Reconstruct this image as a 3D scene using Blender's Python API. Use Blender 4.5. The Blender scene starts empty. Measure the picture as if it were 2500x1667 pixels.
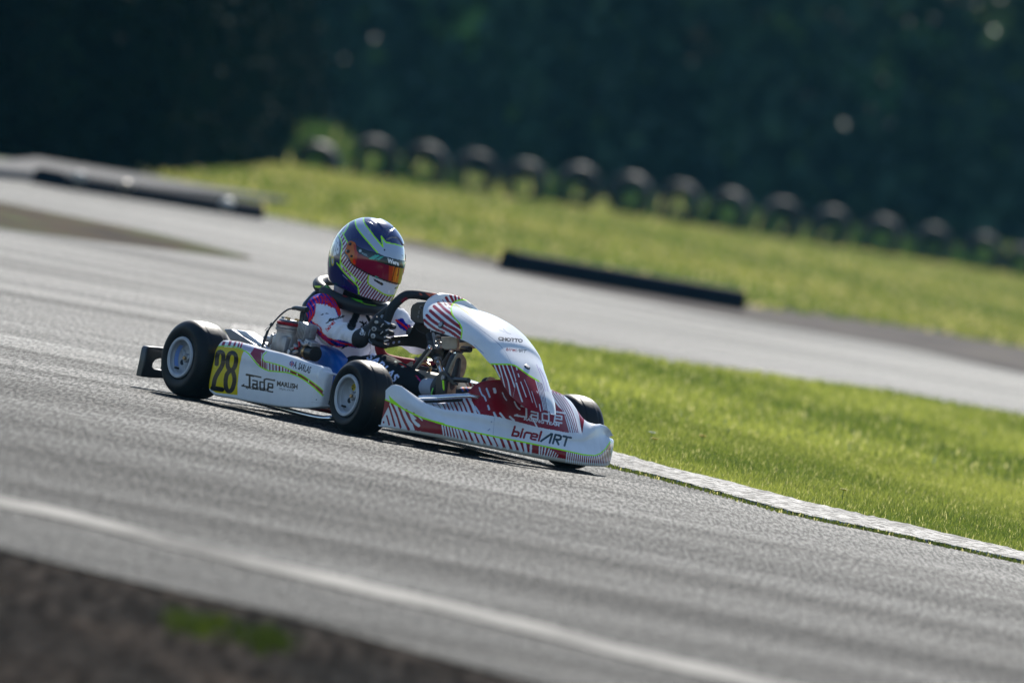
import bpy, bmesh, math, random
import numpy as np
from mathutils import Vector, Matrix
random.seed(7); rng = np.random.default_rng(7)
S = bpy.context.scene
# ------------------------------------------------------------------ camera
TH = math.radians(10.23); FP = 29060.0; CH = 1.2; VH = 39.65
_vc = -math.sin(TH)*1250+math.cos(TH)*833.5
PIT = math.atan((_vc-VH)/FP)
R0 = np.array([1, 0, 0.]); U0 = np.array([0, math.sin(PIT), math.cos(PIT)]); FW = np.array([0, math.cos(PIT), -math.sin(PIT)])
CR = math.cos(TH)*R0+math.sin(TH)*U0; CU = -math.sin(TH)*R0+math.cos(TH)*U0; CO = np.array([0, 0, CH])
cam = bpy.data.cameras.new('camera'); camo = bpy.data.objects.new('camera', cam); S.collection.objects.link(camo)
camo.matrix_world = Matrix([[CR[0], CU[0], -FW[0], 0], [CR[1], CU[1], -FW[1], 0], [CR[2], CU[2], -FW[2], CH], [0, 0, 0, 1]])
cam.sensor_width = 36; cam.lens = FP/2500*36; cam.clip_end = 3000; cam.clip_start = 1
cam.dof.use_dof = True; cam.dof.focus_distance = 41.5; cam.dof.aperture_fstop = 4.9
S.camera = camo
# ------------------------------------------------------------------ light
SUN_EL = math.radians(37); SUN_AZ = math.radians(4)      # azimuth from +Y towards +X
w = bpy.data.worlds.new("World"); S.world = w; w.use_nodes = True
nt = w.node_tree; bg = nt.nodes['Background']
sky = nt.nodes.new('ShaderNodeTexSky'); sky.sky_type = 'NISHITA'; sky.sun_disc = False
sky.sun_elevation = SUN_EL; sky.sun_rotation = SUN_AZ; sky.air_density = 1.0; sky.dust_density = 0.3; sky.ozone_density = 3.5
nt.links.new(sky.outputs[0], bg.inputs[0]); bg.inputs[1].default_value = 0.10
sl = bpy.data.lights.new('sun', 'SUN'); sl.energy = 5.0; sl.angle = math.radians(0.5); sl.color = (1, .95, .86)
so = bpy.data.objects.new('sun', sl); S.collection.objects.link(so)
sd = Vector((math.sin(SUN_AZ)*math.cos(SUN_EL), math.cos(SUN_AZ)*math.cos(SUN_EL), math.sin(SUN_EL)))
so.rotation_euler = sd.to_track_quat('Z', 'Y').to_euler()
S.view_settings.view_transform = 'Standard'; S.view_settings.look = 'None'; S.view_settings.gamma = 1
S.view_settings.exposure = 0.62
S.cycles.max_bounces = 6; S.cycles.transparent_max_bounces = 8
# ------------------------------------------------------------------ projection helpers (planning aid only)
KX, KY, KW = -.674, 42.055, math.radians(-53.52)
kc, ks = math.cos(KW), math.sin(KW)
def PJ(P):
    """kart-local points -> photograph pixels"""
    P = np.asarray(P, float); W = np.stack([KX+kc*P[..., 0]-ks*P[..., 1], KY+ks*P[..., 0]+kc*P[..., 1], P[..., 2]], -1)
    return PW(W)
def PW(W):
    d = np.asarray(W, float)-CO; z = d@FW
    return np.stack([1250+FP*(d@CR)/z, 833.5-FP*(d@CU)/z], -1)
def RAY(px, py): return FW+CR*((px-1250)/FP)-CU*((py-833.5)/FP)
def GR(px, py, z=0.0):
    d = RAY(px, py); return CO+d*((z-CH)/d[2])
def L(px, py, x=None, y=None, z=None):
    d = RAY(px, py); o = CO-np.array([KX, KY, 0]); R = np.array([[kc, ks, 0], [-ks, kc, 0], [0, 0, 1]]); o = R@o; d = R@d
    i, v = (0, x) if x is not None else ((1, y) if y is not None else (2, z))
    return o+d*((v-o[i])/d[i])
def CRV(pts, n=8, closed=False):
    """Catmull-Rom through points"""
    p = [np.array(q, float) for q in pts]; N = len(p); out = []
    rngi = range(N if closed else N-1)
    for i in rngi:
        p0 = p[(i-1) % N] if closed or i > 0 else 2*p[0]-p[1]; p1 = p[i]; p2 = p[(i+1) % N]
        p3 = p[(i+2) % N] if closed or i < N-2 else 2*p[-1]-p[-2]
        for k in range(n):
            t = k/n; out.append(.5*((2*p1)+(-p0+p2)*t+(2*p0-5*p1+4*p2-p3)*t*t+(-p0+3*p1-3*p2+p3)*t**3))
    if not closed: out.append(p[-1])
    return np.array(out)
# crops used while tracing: crop(ox, oy, scale) -> pixel coordinates
def crop(ox, oy, s): return lambda *pts: [(ox+a/s, oy+b/s) for a, b in pts]
cS = crop(500, 800, 7.128); cH = crop(790, 520, 7.127); cJ = crop(730, 690, 7.838); cF = crop(1030, 710, 7.84); cG = crop(1150, 800, 7.127)
cN = crop(920, 920, 7.84); cM = crop(1200, 940, 7.127); cE = crop(620, 740, 9.8); cT = crop(900, 840, 8.4); cW = crop(940, 700, 7.838); cR = crop(340, 760, 6.533)
# ------------------------------------------------------------------ object helpers
def link(o, parent=None):
    S.collection.objects.link(o)
    if parent is not None: o.parent = parent
    return o
def tag(o, label=None, cat=None, group=None, kind=None):
    for k, v in (('label', label), ('category', cat), ('group', group), ('kind', kind)):
        if v: o[k] = v
    return o
def empty(name, loc=(0, 0, 0), rz=0):
    o = bpy.data.objects.new(name, None); o.location = loc; o.rotation_euler = (0, 0, rz); return link(o)
def np_mesh(name, V, Fq, mat, parent=None, smooth=True):
    V = np.ascontiguousarray(V, dtype=np.float32).reshape(-1, 3); Fq = np.asarray(Fq, dtype=np.int32); k = Fq.shape[1]
    me = bpy.data.meshes.new(name); me.vertices.add(len(V)); me.vertices.foreach_set('co', V.ravel())
    me.loops.add(Fq.size); me.loops.foreach_set('vertex_index', Fq.ravel())
    me.polygons.add(len(Fq)); me.polygons.foreach_set('loop_start', np.arange(0, Fq.size, k, dtype=np.int32))
    me.polygons.foreach_set('loop_total', np.full(len(Fq), k, dtype=np.int32))
    me.polygons.foreach_set('use_smooth', np.full(len(Fq), smooth))
    me.update(calc_edges=True); me.validate()
    if mat: me.materials.append(mat)
    return link(bpy.data.objects.new(name, me), parent)
def grid_faces(n, m, cn=False, cm=False):
    i = np.arange(n if cn else n-1); j = np.arange(m if cm else m-1); I, J = np.meshgrid(i, j, indexing='ij')
    a = I*m+J; b = ((I+1) % n)*m+J; c = ((I+1) % n)*m+(J+1) % m; d = I*m+(J+1) % m
    return np.stack([a, b, c, d], -1).reshape(-1, 4)
class MB:
    """collects shapes into one mesh"""
    def __init__(s): s.V = []; s.F = []; s.n = 0; s.G = []
    def add(s, V, F):
        n0, f0 = s.n, len(s.F); s.V += [tuple(v) for v in V]; s.F += [tuple(int(i)+s.n for i in f) for f in F]; s.n += len(V); s.G.append((n0, s.n, f0, len(s.F))); return s
    def box(s, c, d, R=None, bev=0.0):
        bm = bmesh.new(); bmesh.ops.create_cube(bm, size=1)
        for v in bm.verts: v.co = Vector((v.co.x*d[0], v.co.y*d[1], v.co.z*d[2]))
        if bev: bmesh.ops.bevel(bm, geom=bm.edges[:], offset=bev, segments=2, affect='EDGES', profile=.5)
        R = R or Matrix.Identity(3)
        bm.verts.index_update(); V = [R@v.co+Vector(c) for v in bm.verts]; F = [[v.index for v in f.verts] for f in bm.faces]; bm.free(); return s.add(V, F)
    def tube(s, pts, r, n=12, closed=False, cap=True):
        P = [Vector([float(c) for c in p]) for p in pts]; N = len(P); rr = r if hasattr(r, '__len__') else [r]*N; V = []; F = []
        t0 = None; up = None
        for i in range(N):
            a = P[(i-1) % N] if closed or i > 0 else P[0]; b = P[(i+1) % N] if closed or i < N-1 else P[-1]
            t = (b-a).normalized()
            if up is None: up = t.orthogonal().normalized()
            else: up = (up-t*up.dot(t)).normalized()
            sd_ = t.cross(up)
            for k in range(n):
                an = 2*math.pi*k/n; V.append(P[i]+(up*math.cos(an)+sd_*math.sin(an))*rr[i])
        for i in range(N if closed else N-1):
            for k in range(n):
                j = (i+1) % N; F.append((i*n+k, i*n+(k+1) % n, j*n+(k+1) % n, j*n+k))
        if cap and not closed: F.append(tuple(range(n))[::-1]); F.append(tuple((N-1)*n+k for k in range(n)))
        return s.add(V, F)
    def lathe(s, prof, c, ax, n=48, closed=False):
        """prof: (axial, radius)"""
        ax = Vector(ax).normalized(); u = ax.orthogonal().normalized(); v = ax.cross(u); c = Vector([float(q) for q in c]); V = []; F = []; m = len(prof)
        for k in range(n):
            an = 2*math.pi*k/n; d = u*math.cos(an)+v*math.sin(an)
            for a, r in prof: V.append(c+ax*a+d*r)
        for k in range(n):
            for j in range(m if closed else m-1):
                F.append((k*m+j, k*m+(j+1) % m, ((k+1) % n)*m+(j+1) % m, ((k+1) % n)*m+j))
        return s.add(V, F)
    def cyl(s, a, b, r, n=20, bev=.001):
        a = Vector([float(q) for q in a]); b = Vector([float(q) for q in b]); h = (b-a).length
        return s.lathe([(0, 0), (0, r-bev), (bev, r), (h-bev, r), (h, r-bev), (h, 0)], a, b-a, n)
    def prism(s, poly, d):
        """poly: 3d points, extruded by vector d"""
        n = len(poly); P = [Vector([float(q) for q in p]) for p in poly]; d = Vector(d); V = P+[p+d for p in P]
        F = [tuple(range(n)), tuple(range(2*n-1, n-1, -1))]+[(i, (i+1) % n, n+(i+1) % n, n+i) for i in range(n)]
        return s.add(V, F)
    def split(s, name, mat, parent=None, **k):
        """every shape that was added becomes a part of its own"""
        out = []
        for v0, v1, f0, f1 in s.G:
            m_ = MB(); m_.V = s.V[v0:v1]; m_.F = [tuple(i-v0 for i in f) for f in s.F[f0:f1]]; out.append(m_.build(name, mat, parent, **k))
        return out
    def build(s, name, mat, parent=None, smooth=True, bevel=0):
        me = bpy.data.meshes.new(name); me.from_pydata([tuple(v) for v in s.V], [], s.F); me.validate()
        bm = bmesh.new(); bm.from_mesh(me); bmesh.ops.recalc_face_normals(bm, faces=bm.faces[:])
        for f in bm.faces: f.smooth = smooth
        for e in bm.edges:
            if len(e.link_faces) == 2 and e.calc_face_angle(0) > .6: e.smooth = False
        bm.to_mesh(me); bm.free()
        if mat: me.materials.append(mat)
        o = link(bpy.data.objects.new(name, me), parent)
        if bevel:
            b = o.modifiers.new('bevel', 'BEVEL'); b.width = bevel; b.segments = 2; b.limit_method = 'ANGLE'; b.angle_limit = .6
        return o
def blob(name, chains, vox, mat, parent=None, smooth=2, deform=None):
    """one continuous surface grown round chains of (point, radius) by voxel remeshing"""
    bm = bmesh.new()
    for ch in chains:
        for i in range(len(ch)):
            p, r = ch[i]; p = Vector([float(q) for q in p])
            bmesh.ops.create_icosphere(bm, subdivisions=3, radius=r, matrix=Matrix.Translation(p))
            if i+1 < len(ch):
                q, r2 = ch[i+1]; q = Vector([float(k) for k in q]); d = q-p
                if d.length > 1e-5:
                    M = Matrix.Translation((p+q)/2)@d.to_track_quat('Z', 'Y').to_matrix().to_4x4()
                    bmesh.ops.create_cone(bm, cap_ends=True, segments=24, radius1=r, radius2=r2, depth=d.length, matrix=M)
    me = bpy.data.meshes.new(name); bm.to_mesh(me); bm.free()
    o = link(bpy.data.objects.new(name, me))
    m = o.modifiers.new('r', 'REMESH'); m.mode = 'VOXEL'; m.voxel_size = vox; m.use_smooth_shade = True
    s = o.modifiers.new('s', 'SMOOTH'); s.iterations = smooth*4; s.factor = .5
    dg = bpy.context.evaluated_depsgraph_get(); me2 = bpy.data.meshes.new_from_object(o.evaluated_get(dg))
    o.modifiers.clear(); o.data = me2; me2.name = name
    if deform:
        V = getV(me2); me2.vertices.foreach_set('co', deform(V, getN(me2)).astype(np.float32).ravel()); me2.update()
    me2.polygons.foreach_set('use_smooth', np.ones(len(me2.polygons), bool))
    me2.materials.clear(); me2.materials.append(mat)
    if parent is not None: o.parent = parent
    return o
def getV(me): a = np.empty(len(me.vertices)*3, np.float32); me.vertices.foreach_get('co', a); return a.reshape(-1, 3).astype(float)
def getN(me): a = np.empty(len(me.vertices)*3, np.float32); me.vertices.foreach_get('normal', a); return a.reshape(-1, 3).astype(float)
# ------------------------------------------------------------------ painting: livery shapes baked as a colour attribute
def inpoly(P, poly):
    poly = np.asarray(poly, float); x, y = P[:, 0], P[:, 1]; ins = np.zeros(len(P), bool)
    lo, hi = poly.min(0), poly.max(0); idx = np.where((x >= lo[0]) & (x <= hi[0]) & (y >= lo[1]) & (y <= hi[1]))[0]
    if len(idx) == 0: return ins
    xs, ys = x[idx], y[idx]; r = np.zeros(len(idx), bool); n = len(poly)
    for i in range(n):
        x1, y1 = poly[i]; x2, y2 = poly[(i+1) % n]
        if y1 == y2: continue
        c = ((y1 > ys) != (y2 > ys)) & (xs < (x2-x1)*(ys-y1)/(y2-y1)+x1); r ^= c
    ins[idx] = r; return ins
def online(P, pts, wd):
    pts = np.asarray(pts, float); W = np.broadcast_to(np.asarray(wd, float), (len(pts),)); out = np.zeros(len(P), bool)
    for i in range(len(pts)-1):
        a, b = pts[i], pts[i+1]; ww = max(W[i], W[i+1])/2; lo = np.minimum(a, b)-ww; hi = np.maximum(a, b)+ww
        idx = np.where((P[:, 0] >= lo[0]) & (P[:, 0] <= hi[0]) & (P[:, 1] >= lo[1]) & (P[:, 1] <= hi[1]))[0]
        if len(idx) == 0: continue
        Q = P[idx]-a; d = b-a; t = np.clip((Q@d)/max(d@d, 1e-9), 0, 1); dist = np.hypot(*(Q-t[:, None]*d).T)
        out[idx] |= dist < (W[i]*(1-t)+W[i+1]*t)/2
    return out
CAML = np.array([[kc, ks], [-ks, kc]])@np.array([-KX, -KY]); CAML = np.array([CAML[0], CAML[1], 1.0]); CAML /= np.linalg.norm(CAML)
_tc = {}
def textris(s, bold):
    k = (s, bold)
    if k not in _tc:
        cu = bpy.data.curves.new('t', 'FONT'); cu.body = s; cu.offset = bold; cu.size = 1; cu.resolution_u = 3
        o = link(bpy.data.objects.new('t', cu)); dg = bpy.context.evaluated_depsgraph_get()
        me = bpy.data.meshes.new_from_object(o.evaluated_get(dg)); me.calc_loop_triangles()
        V = getV(me)[:, :2]; T = np.array([t.vertices[:] for t in me.loop_triangles]); tri = V[T]
        lo = tri.reshape(-1, 2).min(0); hi = tri.reshape(-1, 2).max(0); tri = (tri-lo)/(hi-lo)
        bpy.data.objects.remove(o); bpy.data.meshes.remove(me); bpy.data.curves.remove(cu); _tc[k] = tri
    return _tc[k]
def intext(P, s, q, bold=.02):
    """q: bottom-left, bottom-right, top-left of the word in pixels"""
    o, a, b = (np.array(v, float) for v in q); M = np.linalg.inv(np.array([a-o, b-o]).T); uv = (P-o)@M.T; out = np.zeros(len(P), bool)
    idx = np.where((uv[:, 0] >= 0) & (uv[:, 0] <= 1) & (uv[:, 1] >= 0) & (uv[:, 1] <= 1))[0]
    if len(idx) == 0: return out
    U = uv[idx]; r = np.zeros(len(idx), bool)
    for t in textris(s, bold):
        d = np.array([t[1]-t[0], t[2]-t[0]]).T; de = np.linalg.det(d)
        if abs(de) < 1e-12: continue
        ab = (U-t[0])@np.linalg.inv(d).T; r |= (ab[:, 0] >= -1e-6) & (ab[:, 1] >= -1e-6) & (ab.sum(1) <= 1+1e-6)
    out[idx] = r; return out
def paint(o, base, layers, mirror=False, hide=None, P=None):
    me = o.data; V = getV(me); W = V.copy()
    if mirror == 'back':
        fl = (V[:, 1] > 0) & (getN(me)@CAML < .08); W[fl, 1] *= -1
    elif mirror: W[:, 1] = -np.abs(W[:, 1])
    px = PJ(W) if P is None else P(W); col = np.empty((len(V), 4), np.float32)
    col[:] = (*base, 1); ok = np.ones(len(V), bool)
    if hide is not None: ok = ~hide(V, getN(me))
    for Ly in layers:
        k = Ly[0]
        if k == 'poly': m = inpoly(px, Ly[1]); c = Ly[2]
        elif k == 'line': m = online(px, Ly[1], Ly[2]); c = Ly[3]
        elif k == 'text': m = intext(px, Ly[1], Ly[2], Ly[4] if len(Ly) > 4 else .02); c = Ly[3]
        elif k == 'disc':
            (cx, cy), (rx, ry), c = Ly[1], Ly[2], Ly[3]; m = ((px[:, 0]-cx)/rx)**2+((px[:, 1]-cy)/ry)**2 < 1
        elif k == 'fn': m = Ly[1](px, V); c = Ly[2]
        col[m & ok] = (*c, 1)
    at = me.color_attributes.new('Col', 'FLOAT_COLOR', 'POINT'); at.data.foreach_set('color', col.ravel())
# ------------------------------------------------------------------ materials
def mat(name, col=(.8, .8, .8), rough=.5, metal=0, coat=0, spec=.5, attr=False, bump=None, coatr=.05, sheen=0, mottle=None):
    m = bpy.data.materials.new(name); m.use_nodes = True; n = m.node_tree; b = n.nodes['Principled BSDF']
    b.inputs['Base Color'].default_value = (*col, 1); b.inputs['Roughness'].default_value = rough; b.inputs['Metallic'].default_value = metal
    b.inputs['Coat Weight'].default_value = coat; b.inputs['Coat Roughness'].default_value = coatr; b.inputs['Specular IOR Level'].default_value = spec
    b.inputs['Sheen Weight'].default_value = sheen
    tc = n.nodes.new('ShaderNodeTexCoord'); src = None
    if attr:
        a = n.nodes.new('ShaderNodeAttribute'); a.attribute_name = 'Col'; src = a.outputs['Color']
    if mottle:      # (scale, amount, second colour)
        nz = n.nodes.new('ShaderNodeTexNoise'); nz.inputs['Scale'].default_value = mottle[0]; nz.inputs['Detail'].default_value = 6
        n.links.new(tc.outputs['Object'], nz.inputs['Vector']); cr = n.nodes.new('ShaderNodeValToRGB')
        cr.color_ramp.elements[0].position = .4; cr.color_ramp.elements[1].position = .7
        cr.color_ramp.elements[0].color = (0, 0, 0, 1); cr.color_ramp.elements[1].color = (mottle[1],)*3+(1,)
        n.links.new(nz.outputs['Fac'], cr.inputs[0]); mx = n.nodes.new('ShaderNodeMix'); mx.data_type = 'RGBA'
        n.links.new(cr.outputs[0], mx.inputs[0]); mx.inputs[7].default_value = (*mottle[2], 1)
        if src: n.links.new(src, mx.inputs[6])
        else: mx.inputs[6].default_value = (*col, 1)
        src = mx.outputs[2]
    if src: n.links.new(src, b.inputs['Base Color'])
    if bump:        # (scale, strength, distance)
        nz = n.nodes.new('ShaderNodeTexNoise'); nz.inputs['Scale'].default_value = bump[0]; nz.inputs['Detail'].default_value = 4
        n.links.new(tc.outputs['Object'], nz.inputs['Vector']); bp = n.nodes.new('ShaderNodeBump')
        bp.inputs['Strength'].default_value = bump[1]; bp.inputs['Distance'].default_value = bump[2]
        n.links.new(nz.outputs['Fac'], bp.inputs['Height']); n.links.new(bp.outputs[0], b.inputs['Normal'])
    return m
M = {}
M['livery'] = mat('glossy_livery', attr=True, rough=.16, spec=.22, bump=(7, .10, .006), mottle=(13, .16, (.30, .28, .25)))
M['helmet'] = mat('helmet_paint', attr=True, rough=.2, coat=1, coatr=.03)
M['visor'] = mat('visor_mirror', attr=True, rough=.1, metal=.0, spec=.35, coat=.25, coatr=.02)
M['cloth'] = mat('suit_cloth', attr=True, rough=.9, spec=.15, bump=(45, .35, .01))
M['glove'] = mat('glove_cloth', attr=True, rough=.6, bump=(120, .3, .004))
M['rubber'] = mat('tyre_rubber', (.008, .009, .011), rough=.5, spec=.22, bump=(60, .25, .003), mottle=(16, .35, (.028, .026, .024)))
M['rim'] = mat('rim_metal', (.50, .52, .55), rough=.5, metal=.15, mottle=(40, .3, (.25, .24, .22)))
M['black'] = mat('black_plastic', (.012, .013, .015), rough=.35, bump=(50, .15, .003), mottle=(20, .3, (.03, .03, .03)))
M['grip'] = mat('wheel_grip', attr=True, rough=.75, bump=(180, .4, .002))
M['chrome'] = mat('chrome_tube', (.75, .76, .78), rough=.12, metal=1, mottle=(30, .25, (.4, .38, .35)))
M['alu'] = mat('cast_aluminium', (.36, .36, .37), rough=.45, metal=.7, bump=(90, .3, .002), mottle=(35, .5, (.12, .11, .10)))
M['steel'] = mat('dirty_steel', (.2, .19, .18), rough=.5, metal=.8, mottle=(30, .5, (.05, .04, .04)))
M['redano'] = mat('red_anodised', (.3, .006, .02), rough=.3, metal=.6)
M['seat'] = mat('blue_seat_shell', (.005, .12, .5), rough=.3, coat=.3, mottle=(14, .35, (.01, .2, .62)))
M['tan'] = mat('tan_plate', (.5, .44, .34), rough=.6, mottle=(40, .5, (.25, .2, .15)))
M['brass'] = mat('brass_ring', (.45, .3, .15), rough=.3, metal=.8)
M['redpaint'] = mat('red_frame_paint', (.22, .005, .012), rough=.3, coat=.5)
M['sole'] = mat('boot_sole', (.42, .33, .22), rough=.8, bump=(60, .5, .004), mottle=(50, .6, (.1, .08, .05)))
M['yellow'] = mat('yellow_sticker', (.6, .45, .0), rough=.4)
WH = (.78, .79, .80); RD = (.27, .003, .014); LM = (.42, .95, .0); DK = (.015, .02, .03); YL = (.70, .54, .0); NV = (.002, .007, .10); BG = (.55, .5, .42)
BL = (.012, .02, .36); OR = (.75, .03, .015); CR2 = (.32, .01, .05)
# ================================================================== SETTING
def nodes(m): return m.node_tree.nodes, m.node_tree.links
def ground_mat(name, stops, scales, rough=.8, bump=None, streak=None, spec=.5, speck=None, roughvar=None, grain=None, band=None):
    """world-space colour ramps: stops = [(pos, colour)...], scales=(sx, sy, detail)"""
    m = bpy.data.materials.new(name); m.use_nodes = True; n, l = nodes(m); b = n['Principled BSDF']
    g = n.new('ShaderNodeNewGeometry')
    def noise(sx, sy, det=5, rot=0.0, off=0):
        mp = n.new('ShaderNodeMapping'); mp.inputs['Scale'].default_value = (sx, sy, 1); mp.inputs['Rotation'].default_value = (0, 0, rot); mp.inputs['Location'].default_value = (off, off, 0)
        z = n.new('ShaderNodeTexNoise'); z.inputs['Scale'].default_value = 1; z.inputs['Detail'].default_value = det; z.inputs['Roughness'].default_value = .6
        l.new(g.outputs['Position'], mp.inputs['Vector']); l.new(mp.outputs[0], z.inputs['Vector']); return z.outputs['Fac']
    def ramp(f, st):
        r = n.new('ShaderNodeValToRGB'); e = r.color_ramp.elements
        while len(e) < len(st): e.new(.5)
        for k, (p, c) in enumerate(st): e[k].position = p; e[k].color = (*c, 1)
        l.new(f, r.inputs[0]); return r.outputs[0]
    def mul(a, c):
        x = n.new('ShaderNodeMix'); x.data_type = 'RGBA'; x.blend_type = 'MULTIPLY'; x.inputs[0].default_value = 1; l.new(a, x.inputs[6]); l.new(c, x.inputs[7]); return x.outputs[2]
    col = ramp(noise(*scales), stops)
    for st in (streak or []): col = mul(col, ramp(noise(*st[0]), st[1]))
    if speck: col = mul(col, ramp(noise(speck[0], speck[0], 2), [(.35, (speck[1],)*3), (.6, (speck[2],)*3)]))
    bf = None
    if band:        # near ground darkened in colour and gloss to imitate lens vignetting: (y start, y end, factor inside, wobble)
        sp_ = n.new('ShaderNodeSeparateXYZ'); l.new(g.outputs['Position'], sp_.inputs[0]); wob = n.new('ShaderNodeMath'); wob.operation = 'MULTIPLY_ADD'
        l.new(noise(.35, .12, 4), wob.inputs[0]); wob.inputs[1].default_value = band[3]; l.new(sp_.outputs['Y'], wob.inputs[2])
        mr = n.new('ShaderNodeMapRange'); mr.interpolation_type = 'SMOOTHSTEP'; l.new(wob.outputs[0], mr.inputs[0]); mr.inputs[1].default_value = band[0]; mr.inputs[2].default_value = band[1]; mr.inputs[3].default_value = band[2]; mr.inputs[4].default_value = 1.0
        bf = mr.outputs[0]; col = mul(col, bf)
    if grain:
        gn = noise(*grain[0]); col = mul(col, ramp(gn, [(.40, (grain[1],)*3), (.62, (grain[2],)*3)]))
        sr = n.new('ShaderNodeMapRange'); l.new(gn, sr.inputs[0]); sr.inputs[1].default_value = .42; sr.inputs[2].default_value = .66; sr.inputs[3].default_value = spec*.55; sr.inputs[4].default_value = spec*2.1
        o_ = sr.outputs[0]
        if bf:
            mm = n.new('ShaderNodeMath'); mm.operation = 'MULTIPLY'; l.new(o_, mm.inputs[0]); l.new(bf, mm.inputs[1]); o_ = mm.outputs[0]
        l.new(o_, b.inputs['Specular IOR Level'])
    l.new(col, b.inputs['Base Color']); b.inputs['Roughness'].default_value = rough
    if not grain: b.inputs['Specular IOR Level'].default_value = spec
    if roughvar:
        r = n.new('ShaderNodeMapRange'); l.new(noise(*roughvar[0]), r.inputs[0]); r.inputs[1].default_value = .35; r.inputs[2].default_value = .65
        r.inputs[3].default_value = roughvar[1]; r.inputs[4].default_value = roughvar[2]; l.new(r.outputs[0], b.inputs['Roughness'])
    if bump:
        prev = None
        for (s, st, d) in bump:
            bp = n.new('ShaderNodeBump'); bp.inputs['Strength'].default_value = st; bp.inputs['Distance'].default_value = d
            l.new(noise(s[0], s[1], 3), bp.inputs['Height'])
            if prev: l.new(prev, bp.inputs['Normal'])
            prev = bp.outputs[0]
        l.new(prev, b.inputs['Normal'])
    return m
def poly_obj(name, pts, z, m, kind='structure'):
    me = bpy.data.meshes.new(name); me.from_pydata([(p[0], p[1], z) for p in pts], [], [tuple(range(len(pts)))])
    bm = bmesh.new(); bm.from_mesh(me); bmesh.ops.triangulate(bm, faces=bm.faces[:]); bmesh.ops.recalc_face_normals(bm, faces=bm.faces[:])
    if bm.faces and sum(f.normal.z for f in bm.faces) < 0: bmesh.ops.reverse_faces(bm, faces=bm.faces[:])
    bm.to_mesh(me); bm.free(); me.materials.append(m); return tag(link(bpy.data.objects.new(name, me)), kind=kind)
mGround = ground_mat('earth_and_grass', [(.3, (.06, .09, .015)), (.55, (.10, .14, .03)), (.75, (.14, .15, .05))], (.8, .25, 6), rough=.9)
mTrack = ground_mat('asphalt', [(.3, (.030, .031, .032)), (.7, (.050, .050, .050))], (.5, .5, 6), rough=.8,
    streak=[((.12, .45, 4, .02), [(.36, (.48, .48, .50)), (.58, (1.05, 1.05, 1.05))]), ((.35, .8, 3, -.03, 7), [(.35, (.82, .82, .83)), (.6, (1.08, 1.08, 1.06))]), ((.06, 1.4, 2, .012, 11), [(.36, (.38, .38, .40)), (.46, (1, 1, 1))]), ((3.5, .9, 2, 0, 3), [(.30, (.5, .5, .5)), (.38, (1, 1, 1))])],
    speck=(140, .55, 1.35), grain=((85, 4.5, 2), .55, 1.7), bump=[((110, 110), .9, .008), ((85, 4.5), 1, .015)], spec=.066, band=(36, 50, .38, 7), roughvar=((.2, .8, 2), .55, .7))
mVerge = ground_mat('verge_earth', [(.3, (.002, .0016, .0014)), (.55, (.013, .009, .0065)), (.75, (.030, .021, .015))], (3, .8, 6), rough=.95, bump=[((40, 12), 1, .03)], spec=.008, grain=((30, 2.0, 2), .4, 1.9))
mLine = ground_mat('white_line_paint', [(.35, (.12, .115, .105)), (.6, (.31, .295, .265))], (2.5, 1, 6), rough=.9, spec=.08, speck=(90, .75, 1.1), bump=[((110, 110), .6, .004)])
mDirt = ground_mat('dirt_strip', [(.35, (.02, .016, .013)), (.5, (.055, .036, .018)), (.58, (.045, .06, .014)), (.72, (.07, .046, .022))], (1.4, .5, 5), rough=.95, spec=.03)
mGrassU = ground_mat('grass_soil', [(.3, (.05, .08, .012)), (.6, (.09, .14, .02))], (3, 1, 5), rough=.95, spec=.1)
mGrassF = ground_mat('far_grass_soil', [(.32, (.10, .15, .03)), (.5, (.17, .21, .045)), (.68, (.26, .25, .09))], (.5, .10, 5), rough=.95, spec=.05)
mKerb = ground_mat('kerb_paint', [(.35, (.16, .155, .15)), (.55, (.40, .385, .36))], (9, 3, 5), rough=.75, spec=.15, speck=(60, .6, 1.15), streak=[((24, 14, 2, .35), [(.44, (.10, .095, .09)), (.51, (1, 1, 1))]), ((1.5, .5, 2, 0, 5), [(.35, (.7, .7, .7)), (.5, (1, 1, 1))])], bump=[((24, 14), 1, .02), ((70, 70), .6, .006)])
poly_obj('ground', [(-1500, -50), (1500, -50), (1500, 2500), (-1500, 2500)], -.006, mGround)
# verge in front
vg = [GR(*p) for p in [(-500, 1215), (0, 1340), (357, 1427), (714, 1508), (1200, 1641), (1800, 1800), (2700, 2040)]]
poly_obj('verge', [(-14, 4), (14, 4), (14, vg[-1][1]), *[(p[0], p[1]) for p in vg[::-1]], (-14, vg[0][1])], -.002, mVerge)
# far edge of the track
fe = [GR(*p) for p in [(-200, 375), (0, 392), (370, 440), (640, 528), (800, 560), (991, 593), (1263, 653), (1500, 700), (1815, 755), (2201, 806), (2500, 861), (2900, 930)]]
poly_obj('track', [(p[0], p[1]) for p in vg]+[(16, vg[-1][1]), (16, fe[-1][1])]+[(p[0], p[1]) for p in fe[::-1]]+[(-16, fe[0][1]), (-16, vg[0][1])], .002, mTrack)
def strip(name, a, b, z0, z1, m, kind='structure', nseg=10, lift=None):
    """ribbon between two pixel polylines on the ground"""
    A = CRV(a, nseg); B = CRV(b, nseg); t = np.linspace(0, 1, 160)
    def rs(C): s = np.r_[0, np.cumsum(np.hypot(*np.diff(C, axis=0).T))]; s /= s[-1]; return np.stack([np.interp(t, s, C[:, 0]), np.interp(t, s, C[:, 1])], 1)
    A, B = rs(A), rs(B); V = []
    for p, q in zip(A, B): V += [GR(p[0], p[1], z0), GR(q[0], q[1], z1)]
    V = np.array(V).reshape(160, 2, 3); return V
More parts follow.
